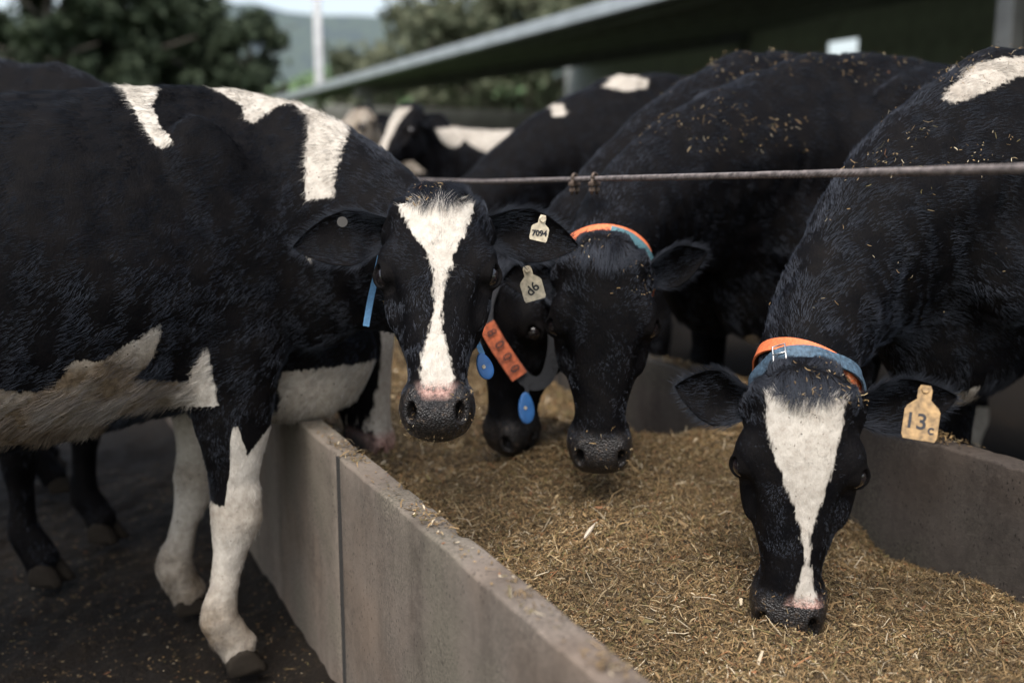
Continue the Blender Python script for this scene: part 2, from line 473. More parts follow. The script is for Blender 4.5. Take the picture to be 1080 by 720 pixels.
    along = (np.concatenate([[0], np.cumsum(np.linalg.norm(np.diff(C, axis=0), axis=1))])[seg]+((V-C[seg])*T[seg]).sum(1)); upv = ((V-C[seg])*U[seg]).sum(1)
    nk = sstep(.03, .0, dn_)*sstep(.10, .30, V[:, 0])
    fold = np.sin(along*2*np.pi/.062+upv*9+f1*2.2); fold = np.sign(fold)*np.abs(fold)**.7
    disp = nk*fold*.0042*sstep(-.3, .8, f1)*sstep(.10, -.05, upv)+nk*.004*np.sin(upv*38+along*14+f1)*sstep(.2, 1, -f1)
    rib = sstep(-.80, -.62, V[:, 0])*sstep(-.10, -.22, V[:, 0])*sstep(.72, .85, V[:, 2])*sstep(1.35, 1.2, V[:, 2])
    disp += rib*.0011*(1+.8*f1)*np.sin((V[:, 0]+.10*V[:, 2])*2*np.pi/.085)
    disp += .0050*f1*away+.0016*f2*away
    V = V+nv*(disp*np.maximum(away, .15))[:, None]
    me.vertices.foreach_set('co', V.astype(np.float32).ravel()); me.update()
    c.me, c.V = me, V
    V32 = V.astype(np.float32); c.dh, c.dn, c.dr = headf(V32), neck(V32), restf(V32)
    nv = np.zeros(n*3, np.float32); me.vertices.foreach_get('normal', nv); c.Nv = nv.reshape(-1, 3).astype(float)
    c.H = (V-P)@R; c.NH = c.Nv@R
    c.bvh = BVHTree.FromPolygons([tuple(v) for v in V], [tuple(p.vertices) for p in me.polygons])
    c.Wi = Wi; c.sc = sc
    return c

def hit(c, px, py, plane_y=None):
    """photo pixel -> point on this cow's skin, body-local"""
    r = ray(px, py); o = c.Wi[:3, :3]@CO+c.Wi[:3, 3]; d = nrm(c.Wi[:3, :3]@r)
    h = c.bvh.ray_cast(Vector(o), Vector(d))
    if h[0] is not None: return np.array(h[0])
    if plane_y is not None:
        return o+d*((plane_y-o[1])/d[1])
    return None
def poly_sd(pts, poly):
    """signed distance to polygon, positive inside"""
    pts = np.asarray(pts); poly = np.asarray(poly); n = len(poly)
    d = np.full(len(pts), 1e9); ins = np.zeros(len(pts), bool)
    for i in range(n):
        a = poly[i]; b = poly[(i+1) % n]; e = b-a
        t = np.clip(((pts-a)@e)/max(e@e, 1e-12), 0, 1)
        d = np.minimum(d, np.linalg.norm(pts-a-t[:, None]*e, axis=1))
        y0, y1 = a[1], b[1]
        cr = ((y0 > pts[:, 1]) != (y1 > pts[:, 1]))
        with np.errstate(divide='ignore', invalid='ignore'):
            xi = a[0]+(pts[:, 1]-y0)/(y1-y0)*(b[0]-a[0])
        ins ^= cr & (pts[:, 0] < xi)
    return np.where(ins, d, -d)
def side_patch(c, pix, sel=None, plane_y=-.2):
    pts = np.array([hit(c, x, y, plane_y)[[0, 2]] for x, y in pix])
    sd = poly_sd(c.V[:, [0, 2]], pts)
    if sel is not None: sd = np.where(sel, sd, np.minimum(sd, -.05))
    return sd
def face_patch(c, pts_sf):
    sd = poly_sd(c.H[:, [1, 0]], np.array(pts_sf))
    return np.where((c.dh < .03) & (c.H[:, 2] > -.13), sd, np.minimum(sd, -.05))
def face_px(c, pix):
    out = []
    for x, y in pix:
        p = hit(c, x, y)
        if p is None or ((p-c.P)@c.R)[2] < -.14:                       # just off the head: meet the plane of the face
            o = c.Wi[:3, :3]@CO+c.Wi[:3, 3]; d = c.Wi[:3, :3]@ray(x, y); p = o+d*(((c.P-o)@c.R[:, 2]-.03)/(d@c.R[:, 2]))
        h = (p-c.P)@c.R; out.append((h[1], h[0]))
    return out

def sstep(a, b, x): t = np.clip((x-a)/(b-a), 0, 1); return t*t*(3-2*t)
def attr(me, name, arr):
    arr = np.asarray(arr, np.float32)
    if arr.ndim == 2:
        a = me.attributes.new(name, 'FLOAT_VECTOR', 'POINT'); a.data.foreach_set('vector', arr.ravel())
    else:
        a = me.attributes.new(name, 'FLOAT', 'POINT'); a.data.foreach_set('value', arr)
def cow_attrs(c, patch, stain, me=None, fur=1.0, seen=None):
    me = me or c.me; V, H = c.V, c.H
    head = sstep(.02, -.005, c.dh-c.dr) * (c.dh < .05)
    neck = sstep(.03, -.01, c.dn-.005)*(1-head)*sstep(.15, .30, V[:, 0])
    d = np.stack([np.full(len(V), -1.), 0*V[:, 0], np.full(len(V), -.45)], 1)
    leg = sstep(.78, .62, V[:, 2])
    d = d*(1-leg[:, None])+np.array([0, 0, -1.])*leg[:, None]
    i = np.argmin(((V[:, None, :]-c.neck['C'][None])**2).sum(2), 1)
    nd = -c.neck['T'][i]-c.neck['U'][i]*.5
    d = d*(1-neck[:, None])+nd*neck[:, None]
    r = np.stack([H[:, 0]-.165, H[:, 1]*.9, 0*H[:, 0]], 1); r /= np.linalg.norm(r, axis=1, keepdims=True)+1e-6
    low = sstep(.19, .27, H[:, 0])[:, None]
    r = r*(1-low)+np.array([1., 0, 0])*low
    side = sstep(-.06, -.13, H[:, 2])[:, None]; r = r*(1-side)+np.array([.5, 0, -.8])*side
    tuft = np.exp(-((H[:, 0]-.002)/.035)**2-(H[:, 1]/.070)**2)*(H[:, 2] > -.14)*(head > .1)
    r = r*(1-tuft[:, None])+np.array([1., 0, .25])*tuft[:, None]
    d = d*(1-head[:, None])+(r@c.R.T)*head[:, None]
    d = d-(d*c.Nv).sum(1, keepdims=True)*c.Nv
    d /= np.linalg.norm(d, axis=1, keepdims=True)+1e-6
    muz = sstep(.405, .435, H[:, 0]+.03*np.clip(-H[:, 2]-.06, 0, .08)/.08)*(c.dh < .02)*(head > .5)
    eye = np.minimum(*[np.linalg.norm(H-EYE*np.array([1, s, 1]), axis=1) for s in (1, -1)])
    eyeb = (eye < .040)*head
    ln = .017*(1-head)+.010*head
    belly = sstep(-.2, -.7, c.Nv[:, 2])*sstep(.86, .74, V[:, 2])*(1-head)
    ln = ln+.030*belly+.050*tuft
    crest = sstep(.6, .95, c.Nv[:, 2])*(1-head)*(V[:, 2] > 1.3); ln = ln+.006*crest
    ln = ln*(1-.35*leg)
    ln = np.where(eye < .045, ln*.45, ln)
    dens = 60000*fur*(1+.9*head+1.2*tuft)*(1-muz)+muz*np.where(H[:, 2] < -.075, 9000, 1500)
    ln = ln*(1-muz)+muz*.020
    if seen is not None: dens = dens*seen
    patch = np.where((H[:, 0] < .026) & (c.dh < .03), np.minimum(patch, -.012), patch)
    dens = np.where(eye < .029, 0, dens)
    attr(me, 'patch', patch); attr(me, 'stain', stain); attr(me, 'muzzle', muz); attr(me, 'eyerim', np.clip(eyeb, 0, 1))
    attr(me, 'furdir', d); attr(me, 'furlen', ln); attr(me, 'furdens', dens)
    attr(me, 'rpos', V); attr(me, 'furrad', np.full(len(V), .00036/fur**.5)*(1-.3*muz)); attr(me, 'furlift', .27+.2*tuft+1.6*muz)

# ================================================================== coat: material and short hair
def coat_colour(nt):
    """black and white hide from the patch attribute; ragged borders, mud stains on the white"""
    def A(n): a = nt.nodes.new('ShaderNodeAttribute'); a.attribute_name = n; return a
    pos = A('rpos').outputs['Vector']
    mp = nt.nodes.new('ShaderNodeMapping'); mp.inputs['Scale'].default_value = (1, 1, .30); nt.links.new(pos, mp.inputs[0])
    n1 = noisen(nt, mp.outputs[0], 110, 3, .6); n2 = noisen(nt, pos, 22, 3, .6)
    k = mathn(nt, 'ADD', A('patch').outputs['Fac'], mathn(nt, 'MULTIPLY', mathn(nt, 'SUBTRACT', n1, .5), .024))
    k = mathn(nt, 'ADD', k, mathn(nt, 'MULTIPLY', mathn(nt, 'SUBTRACT', n2, .5), .014))
    white = mathn(nt, 'ADD', mathn(nt, 'DIVIDE', k, .0055), .5, clamp=True)
    st = A('stain').outputs['Fac']; n3 = noisen(nt, pos, 9, 5, .65); n4 = noisen(nt, pos, 60, 4, .6)
    s = mathn(nt, 'MULTIPLY', st, mathn(nt, 'ADD', mathn(nt, 'MULTIPLY', n3, 2.0), -.10), clamp=True)
    wc = ramp(nt, n4, [(.25, (.39, .345, .29)), (.7, (.58, .54, .475))]).outputs[0]
    stc = ramp(nt, n4, [(.3, (.070, .050, .032)), (.7, (.21, .155, .10))]).outputs[0]
    wc = mixc(nt, s, wc, stc)
    specks = mathn(nt, 'MULTIPLY', mathn(nt, 'GREATER_THAN', noisen(nt, pos, 130, 2, .5), .71), mathn(nt, 'GREATER_THAN', st, .12))
    wc = mixc(nt, specks, wc, (.03, .022, .014))
    bc = ramp(nt, n2, [(.3, (.0028, .0028, .0035)), (.75, (.0064, .0056, .0056))]).outputs[0]
    dust = mathn(nt, 'MULTIPLY', mathn(nt, 'SUBTRACT', n3, .58, clamp=True), .15)
    bc = mixc(nt, dust, bc, (.10, .075, .05))
    return mixc(nt, white, bc, wc), white, pos, A
def make_coat():
    m, nt, b = new_mat('hide')
    col, white, pos, A = coat_colour(nt)
    mz = A('muzzle').outputs['Fac']; er = A('eyerim').outputs['Fac']
    nz = noisen(nt, pos, 95, 4, .65); vor = nt.nodes.new('ShaderNodeTexVoronoi'); vor.inputs['Scale'].default_value = 260; nt.links.new(pos, vor.inputs['Vector'])
    wetdark = ramp(nt, nz, [(.35, (.007, .0065, .0065)), (.58, (.017, .0145, .0135)), (.72, (.085, .060, .042))]).outputs[0]
    pink = ramp(nt, noisen(nt, pos, 70, 4, .7), [(.36, (.030, .023, .021)), (.48, (.33, .19, .155)), (.7, (.50, .34, .28))]).outputs[0]
    pk = mathn(nt, 'ADD', mathn(nt, 'MULTIPLY', A('patch').outputs['Fac'], 55), .9, clamp=True)
    mc = mixc(nt, pk, wetdark, pink)
    col = mixc(nt, mz, col, mc); col = mixc(nt, mathn(nt, 'MULTIPLY', er, .8), col, (.009, .008, .008))
    nt.links.new(col, b.inputs['Base Color'])
    b.inputs['Roughness'].default_value = .62; b.inputs['Specular IOR Level'].default_value = .10
    nt.links.new(mathn(nt, 'ADD', mathn(nt, 'MULTIPLY', mz, .22), .04), b.inputs['Specular IOR Level'])
    r = mathn(nt, 'SUBTRACT', .62, mathn(nt, 'MULTIPLY', mz, .30)); nt.links.new(r, b.inputs['Roughness'])
    mp = nt.nodes.new('ShaderNodeMapping'); mp.inputs['Scale'].default_value = (1, 1, .35); nt.links.new(pos, mp.inputs[0])
    hairb = noisen(nt, mp.outputs[0], 240, 3, .7)
    h = mathn(nt, 'ADD', mathn(nt, 'MULTIPLY', hairb, mathn(nt, 'SUBTRACT', 1.0, mz)), mathn(nt, 'MULTIPLY', vor.outputs['Distance'], mathn(nt, 'MULTIPLY', mz, 1.2)))
    bump(nt, b, h, .55, .004)
    return m
def make_fur_mat():
    m, nt, b = new_mat('short_hair')
    col, white, pos, A = coat_colour(nt)
    hi = nt.nodes.new('ShaderNodeHairInfo')
    v = mathn(nt, 'ADD', mathn(nt, 'MULTIPLY', hi.outputs['Random'], .8), .6)
    hsv = nt.nodes.new('ShaderNodeHueSaturation'); nt.links.new(col, hsv.inputs['Color']); nt.links.new(v, hsv.inputs['Value'])
    nt.links.new(hsv.outputs[0], b.inputs['Base Color'])
    b.inputs['Roughness'].default_value = .6; b.inputs['Specular IOR Level'].default_value = .0
    hb = nt.nodes.new('ShaderNodeBsdfHair'); hb.component = 'Reflection'; hb.inputs['Color'].default_value = (.028, .0315, .039, 1); hb.inputs['RoughnessU'].default_value = .26; hb.inputs['RoughnessV'].default_value = .40
    ad = nt.nodes.new('ShaderNodeAddShader'); nt.links.new(b.outputs[0], ad.inputs[0]); nt.links.new(hb.outputs[0], ad.inputs[1])
    nt.links.new(ad.outputs[0], nt.nodes['Material Output'].inputs[0])
    return m
HIDE = make_coat(); FUR = make_fur_mat()

scn.cycles_curves.shape = 'RIBBONS'; scn.cycles_curves.subdivisions = 2
def get_attr(me, n, k=1):
    d = me.attributes[n].data; a = np.zeros(len(d)*k, np.float32); d.foreach_get('vector' if k == 3 else 'value', a); return a.reshape(-1, k) if k > 1 else a
def add_fur(o, root, npt=4):
    """hair strands rooted on the skin, lying along the furdir attribute: one child object"""
    me = o.data; me.calc_loop_triangles(); nt_ = len(me.loop_triangles)
    T = np.zeros(nt_*3, np.int32); me.loop_triangles.foreach_get('vertices', T); T = T.reshape(-1, 3)
    n = len(me.vertices); V = np.zeros(n*3, np.float32); me.vertices.foreach_get('co', V); V = V.reshape(-1, 3)
    Nv = np.zeros(n*3, np.float32); me.vertices.foreach_get('normal', Nv); Nv = Nv.reshape(-1, 3)
    dens = get_attr(me, 'furdens'); ar = .5*np.linalg.norm(np.cross(V[T[:, 1]]-V[T[:, 0]], V[T[:, 2]]-V[T[:, 0]]), axis=1)
    w = ar*dens[T].mean(1); tot = int(w.sum())
    if tot < 50: return None
    t = rng.choice(nt_, tot, p=w/w.sum()); b = rng.dirichlet((1, 1, 1), tot).astype(np.float32)
    def samp(a): return (a[T[t]]*(b[:, :, None] if a.ndim > 1 else b)).sum(1)
    P = samp(V); Nn = nrm(samp(Nv)); D = samp(get_attr(me, 'furdir', 3)); L = samp(get_attr(me, 'furlen'))*rng.uniform(.55, 1.3, tot); R = samp(get_attr(me, 'furrad')); lift = samp(get_attr(me, 'furlift'))
    cl = vnoise(P, 95, 3); cl2 = vnoise(P, 28, 5)
    D = nrm(D+Nn*lift[:, None]+cl*.20+cl2*.26+rng.normal(0, .09, (tot, 3)))
    s = np.linspace(0, 1, npt)[None, :, None]
    pts = P[:, None, :]-Nn[:, None, :]*.001+D[:, None, :]*s*L[:, None, None]-Nn[:, None, :]*(s**2)*(L*lift*.75)[:, None, None]
    hc = bpy.data.hair_curves.new('coat_hair'); hc.add_curves([npt]*tot)
    hc.attributes['position'].data.foreach_set('vector', pts.astype(np.float32).ravel())
    ra = hc.attributes.new('radius', 'FLOAT', 'POINT'); ra.data.foreach_set('value', (R[:, None]*(1.1-.95*s[:, :, 0])).astype(np.float32).ravel())
    for nm in ('patch', 'stain'):
        a = hc.attributes.new(nm, 'FLOAT', 'CURVE'); a.data.foreach_set('value', samp(get_attr(me, nm)).astype(np.float32))
    a = hc.attributes.new('rpos', 'FLOAT_VECTOR', 'CURVE'); a.data.foreach_set('vector', samp(get_attr(me, 'rpos', 3)).astype(np.float32).ravel())
    hc.materials.append(FUR)
    h = bpy.data.objects.new('coat_hair', hc); COL.objects.link(h); h.parent = root; h['kind'] = 'stuff'
    return h

# ================================================================== assembling a cow
M_EYE, nt, b = new_mat('eye_wet')
v = coords(nt); nt.links.new(ramp(nt, noisen(nt, v, 60), [(.3, (.006, .005, .006)), (.7, (.016, .012, .012))]).outputs[0], b.inputs['Base Color'])
b.inputs['Roughness'].default_value = .06; b.inputs['Coat Weight'].default_value = .6; b.inputs['Coat Roughness'].default_value = .02
M_HOOF = simple_mat('hoof_horn', (.020, .016, .012), .85, nscale=25, bmp=.5, spec=.12)
M_TAGY = simple_mat('tag_plastic_yellow', (.34, .21, .085), .5, nscale=70, noise=.4)
M_TAGW = simple_mat('tag_plastic_cream', (.55, .47, .34), .5, nscale=80, noise=.25)
M_INK = simple_mat('tag_ink', (.012, .012, .016), .6)
M_ORANGE = simple_mat('orange_webbing', (.72, .17, .055), .6, nscale=120, bmp=.5)
M_ORANGE2 = simple_mat('dirty_orange_band', (.44, .10, .035), .6, nscale=60, noise=.4, bmp=.4)
M_BLUE = simple_mat('faded_blue_webbing', (.060, .105, .150), .7, nscale=130, noise=.35, bmp=.6)
M_SKY = simple_mat('light_blue_webbing', (.10, .25, .44), .6, nscale=130, bmp=.4)
M_TEAL = simple_mat('teal_webbing', (.075, .17, .19), .6, nscale=130, bmp=.4)
M_DARK = simple_mat('black_webbing', (.013, .014, .018), .7, nscale=120, bmp=.4)
M_TRANS = simple_mat('blue_plastic', (.035, .135, .36), .4, nscale=40, noise=.12, bmp=.05)
M_STEEL = simple_mat('buckle_steel', (.55, .54, .52), .3, metal=1, nscale=60, bmp=.1)

def body_matrix(x, y, z, rz, s=1.0):
    M = np.eye(4); c_, s_ = math.cos(rz), math.sin(rz)
    M[:3, :3] = np.array([[c_, -s_, 0], [s_, c_, 0], [0, 0, 1]])*s; M[:3, 3] = (x, y, z); return M
def head_pose(origin, tau, yaw, roll=0, face=None, lean=0):
    """face: horizontal direction the forehead looks to (default: towards the camera) turned by yaw; tau: muzzle pushed forward"""
    o = np.asarray(origin, float)
    n = CO-o if face is None else np.array(face, float); n = n*np.array([1, 1, 0]); n = nrm(n)
    cy, sy = math.cos(yaw), math.sin(yaw); n = np.array([n[0]*cy-n[1]*sy, n[0]*sy+n[1]*cy, 0])
    z = np.array([0, 0, 1.]); S = np.cross(z, n)
    F = -z*math.cos(tau)+n*math.sin(tau); Nn = n*math.cos(tau)+z*math.sin(tau)
    c_, s_ = math.cos(roll), math.sin(roll)
    F, S = F*c_+S*s_, S*c_-F*s_
    return o, np.stack([F, S, Nn], 1)
def np2m(M): return Matrix([list(map(float, r)) for r in M])
def set_world(o, root, M):
    o.parent = root; o.matrix_parent_inverse = Matrix.Identity(4); o.matrix_local = ROOTW[root.name].inverted()@M
ROOTW = {}

def ear_mesh(c, s, dirH, openH, L=.20, Wd=.060, cup=.046, curl=.10, base=(.052, .106, -.100), patch=-.03):
    sg = np.array([1, s, 1.]); d = nrm(np.array(dirH)*sg); o = np.array(openH)*sg; o = nrm(o-d*np.dot(o, d)); w = np.cross(d, o)
    b0 = np.array(base)*sg - d*.02
    nu, nv = 30, 17; V = []; rows = []
    us = np.linspace(0, 1, nu)
    for lay in (0, 1):
        for u in us:
            prof = np.interp(u, [0, .12, .3, .48, .65, .8, .9, .965, 1], [.022, .030, .050, .060, .053, .037, .022, .010, .002])/.060*Wd
            cp = cup*(np.interp(u, [0, .2, .6, 1], [1.25, 1.15, .7, .15]))
            for v in np.linspace(-1, 1, nv):
                x = prof*(math.sin(v*1.35)/math.sin(1.35)-(.16 if v < 0 else -.0)*v*v*(1-u))
                z = cp*(v*v)*.9 - cp*.5
                th = .0035*(1-abs(v)**4)*(1-u**6)+.0008
                z2 = z + (th if lay == 0 else -th)
                bend = -curl*u*u
                # floppy edge wave
                z2 += .005*math.sin(u*5+v*1.7)*abs(v)*u
                V.append(b0+d*(u*L)+w*x+o*(z2+bend*L))
    V = np.array(V); F = []
    def id_(l, i, j): return l*nu*nv+i*nv+j
    for i in range(nu-1):
        for j in range(nv-1):
            F.append((id_(0, i, j), id_(0, i, j+1), id_(0, i+1, j+1), id_(0, i+1, j)))
            F.append((id_(1, i, j), id_(1, i+1, j), id_(1, i+1, j+1), id_(1, i, j+1)))
        for j, fl in ((0, 0), (nv-1, 1)):
            q = (id_(0, i, j), id_(0, i+1, j), id_(1, i+1, j), id_(1, i, j)); F.append(q if not fl else q[::-1])
    for j in range(nv-1):
        F.append((id_(0, nu-1, j), id_(0, nu-1, j+1), id_(1, nu-1, j+1), id_(1, nu-1, j)))
    Vb = c.P+V@c.R.T
    me = mesh_pd('ear', Vb, F, True)
    bm = bmesh.new(); bm.from_mesh(me); bmesh.ops.recalc_face_normals(bm, faces=bm.faces); bm.to_mesh(me); bm.free()
    n = len(V); e = np.tile(np.repeat(us, nv), 2); vv = np.abs(np.tile(np.tile(np.linspace(-1, 1, nv), nu), 2))
    inner = np.repeat([1., 0], nu*nv)
    fd = (d*1.0+0*o)@c.R.T
    wv = (np.sign(np.tile(np.tile(np.linspace(-1, 1, nv), nu), 2))*sstep(.7, 1, vv))[:, None]*(w@c.R.T)
    FD = nrm(np.tile(fd, (n, 1))+wv*.8)
    attr(me, 'patch', np.full(n, patch)); attr(me, 'stain', np.zeros(n)); attr(me, 'muzzle', np.zeros(n)); attr(me, 'eyerim', np.zeros(n))
    attr(me, 'furdir', FD); attr(me, 'furlen', .013+.014*sstep(.7, 1, vv)+.014*inner*sstep(.6, .1, e)); attr(me, 'furdens', 130000*(1-.40*inner)); attr(me, 'furrad', np.full(n, .0003)); attr(me, 'furlift', np.full(n, .35)); attr(me, 'rpos', Vb)
    return me
EYE_ME = None
def eye_mesh():
    global EYE_ME
    if EYE_ME is None:
        bm = bmesh.new(); bmesh.ops.create_uvsphere(bm, u_segments=24, v_segments=16, radius=EYE_R); EYE_ME = bm_mesh('eye', bm, True); EYE_ME.materials.append(M_EYE)
    return EYE_ME
HOOF_ME = None
def hoof_mesh():
    """one claw of a cloven hoof, toe to +x"""
    global HOOF_ME
    if HOOF_ME is None:
        prof = [(-.050, .004), (-.052, .035), (-.040, .062), (-.015, .080), (.010, .078), (.030, .058), (.055, .025), (.068, .006), (.060, .0), (-.045, .0)]
        V = []; F = []; n = len(prof); ys = [(-.024, .80), (-.018, .95), (0, 1.0), (.014, .97), (.021, .82)]
        for y, k in ys:
            for x, z in prof: V.append((x*k, y*(1-.35*max(0, x)/.07), max(0, z*k)))
        for i in range(len(ys)-1):
            for j in range(n): F.append((i*n+j, i*n+(j+1) % n, (i+1)*n+(j+1) % n, (i+1)*n+j))
        F.append(tuple(range(n))[::-1]); F.append(tuple((len(ys)-1)*n+j for j in range(n)))
        HOOF_ME = mesh_pd('hoof', V, F, True); HOOF_ME.materials.append(M_HOOF)
        bm = bmesh.new(); bm.from_mesh(HOOF_ME); bmesh.ops.recalc_face_normals(bm, faces=bm.faces); bm.to_mesh(HOOF_ME); bm.free()
    return HOOF_ME
EARS = dict(R=((.02, 1, -.15), (-.25, .25, 1)), L=((.02, 1, -.15), (-.25, .25, 1)))
def build_cow(c, me, label, group, ears=EARS, fur=True, ear_kw={}):
    root = empty('cow'); Wm = np2m(c.W); root.matrix_world = Wm
    ROOTW[root.name] = Wm.copy()
    tag(root, label, 'cow', group)
    body = link('body', me, HIDE, root)
    if fur: add_fur(body, root)
    for s, k in ((1, 'L'), (-1, 'R')):
        kw = dict(ear_kw.get(k, {}))
        e = link('ear', ear_mesh(c, s, *ears[k], **kw), HIDE, root)
        if fur: add_fur(e, root)
        eo = link('eye', eye_mesh(), None, root); eo.location = c.P+c.R@(EYE*np.array([1, s, 1])+eye_axis(s)*-.0030)
    for fx, fy in c.feet:
        for s in (1, -1):
            h = link('hoof', hoof_mesh(), None, root); h.location = (fx+.0, fy+s*.0235, 0); h.rotation_euler = (0, 0, s*.10)
            h.scale = (.86, .98, .86)
    return root, body

def strap_loop(c, t, width, off, tilt=0.0, roll=0.0, droop=0.0, seg=72, arc=(0, 1), thick=.004, shift=0.0):
    """collar band wrapped round the neck skin at neck parameter t (body-local mesh); arc in turns from the crest"""
    nk = c.neck; C = np.array([np.interp(t, NECK_T, nk['C'][:, k]) for k in range(3)]); T = nrm([np.interp(t, NECK_T, nk['T'][:, k]) for k in range(3)])
    U = nrm([np.interp(t, NECK_T, nk['U'][:, k]) for k in range(3)]); U = nrm(U-T*(U@T)); S = np.cross(U, T)
    Ti = nrm(T*math.cos(tilt)+U*math.sin(tilt)+S*roll); Ui = nrm(U-Ti*(U@Ti))
    ring = []; full = arc == (0, 1); n = seg if full else seg+1
    A = [2*math.pi*(arc[0]+(arc[1]-arc[0])*i/seg) for i in range(n)]
    rr = []
    S = np.cross(Ui, Ti)
    for a in A:
        d = Ui*math.cos(a)+S*math.sin(a); o = C+d*.42+Ti*shift
        h = c.bvh.ray_cast(Vector(o), Vector(-d), .42); rr.append(.42-h[3] if h[0] is not None else .10)
    rr = np.array(rr); rr = np.minimum(rr, np.median(rr)*1.5)
    if full:
        rr = np.maximum(rr, (np.roll(rr, 2)+np.roll(rr, -2))/2)
        for _ in range(4): rr = rr*.5+(np.roll(rr, 1)+np.roll(rr, -1))*.25
    V = []; F = []
    for a, r in zip(A, rr):
        d = Ui*math.cos(a)+S*math.sin(a); low = max(0, -math.cos(a))**1.5
        p = C+Ti*shift+d*(r+off+droop*low)
        for k, (w, q) in enumerate(((-.5, 0), (.5, 0), (.5, 1), (-.5, 1))): V.append(p+Ti*width*w+d*thick*q)
    for i in range(n if full else n-1):
        j = (i+1) % n
        for k in range(4): F.append((i*4+k, j*4+k, j*4+(k+1) % 4, i*4+(k+1) % 4))
    if not full: F += [(3, 2, 1, 0), tuple((n-1)*4+k for k in range(4))]
    me = mesh_pd('strap', V, F, False)
    bm = bmesh.new(); bm.from_mesh(me); bmesh.ops.recalc_face_normals(bm, faces=bm.faces); bm.to_mesh(me); bm.free()
    return me
def extrude_outline(name, pts, th, bev=.0012):
    bm = bmesh.new(); vs_ = [bm.verts.new((x, y, 0)) for x, y in pts]; f = bm.faces.new(vs_)
    r = bmesh.ops.extrude_face_region(bm, geom=[f]); 
    for g in r['geom']:
        if isinstance(g, bmesh.types.BMVert): g.co.z += th
    bmesh.ops.recalc_face_normals(bm, faces=bm.faces)
    return bm_mesh(name, bm)
def tag_outline(w, h):
    """ear tag: rounded square plate (origin at the button, hanging to -y) with a narrow neck"""
    n = w*.20; P = [(-n*.7, .008), (n*.7, .008), (n, 0), (n, -h*.20), (w*.44, -h*.34), (w*.5, -h*.42), (w*.5, -h*.92), (w*.44, -h), (-w*.44, -h), (-w*.5, -h*.92), (-w*.5, -h*.42), (-w*.44, -h*.34), (-n, -h*.20), (-n, 0)]
    return P
def text_mesh(name, s, size, mat, shear=0.0, bold=0.0):
    cu = bpy.data.curves.new(name, 'FONT'); cu.body = s; cu.size = size; cu.align_x = 'CENTER'; cu.align_y = 'CENTER'; cu.extrude = .0004; cu.offset = bold; cu.shear = shear
    to = bpy.data.objects.new(name, cu); me = bpy.data.meshes.new_from_object(to); bpy.data.objects.remove(to); me.materials.clear(); me.materials.append(mat); return me
def ear_tag(root, mat, pos, normal, up, w, h, texts):
    """plate in the world: pos = button; texts = [(string, size, x, y, rot)] relative to the plate"""
    n = nrm(normal); u = np.array(up, float); u = nrm(u-n*(u@n)); x = np.cross(u, n)
    M = np.eye(4); M[:3, 0], M[:3, 1], M[:3, 2], M[:3, 3] = x, u, n, pos
    o = link('ear_tag', extrude_outline('ear_tag', tag_outline(w, h), .0018), mat); set_world(o, root, np2m(M))
    bm = bmesh.new(); bmesh.ops.create_cone(bm, segments=16, radius1=.0075, radius2=.006, depth=.005, cap_ends=True)
    st = link('tag_button', bm_mesh('tag_button', bm), mat, o); st.location = (0, 0, .004)
    for s, size, tx, ty, rot in texts:
        cu = text_mesh('tag_number', s, size, M_INK, bold=.0006)
        t = bpy.data.objects.new('tag_number', cu); COL.objects.link(t); t.parent = o; t.location = (tx, ty, .0024); t.rotation_euler = (0, 0, rot)
    return o

# ================================================================== the yard, the trough, the shed, the country behind
XL0, XL1, XR0, XR1, WALL_H = .635, .700, 1.975, 2.05, .60
RIGHT_Z = .10                                  # the right-hand standing is a raised slab
def fbm(x, y, o=4):
    v = 0; a = 1
    for k in range(o): v += a*mnoise(Vector((x*2**k, y*2**k, 3.7*k))); a *= .5
    return v
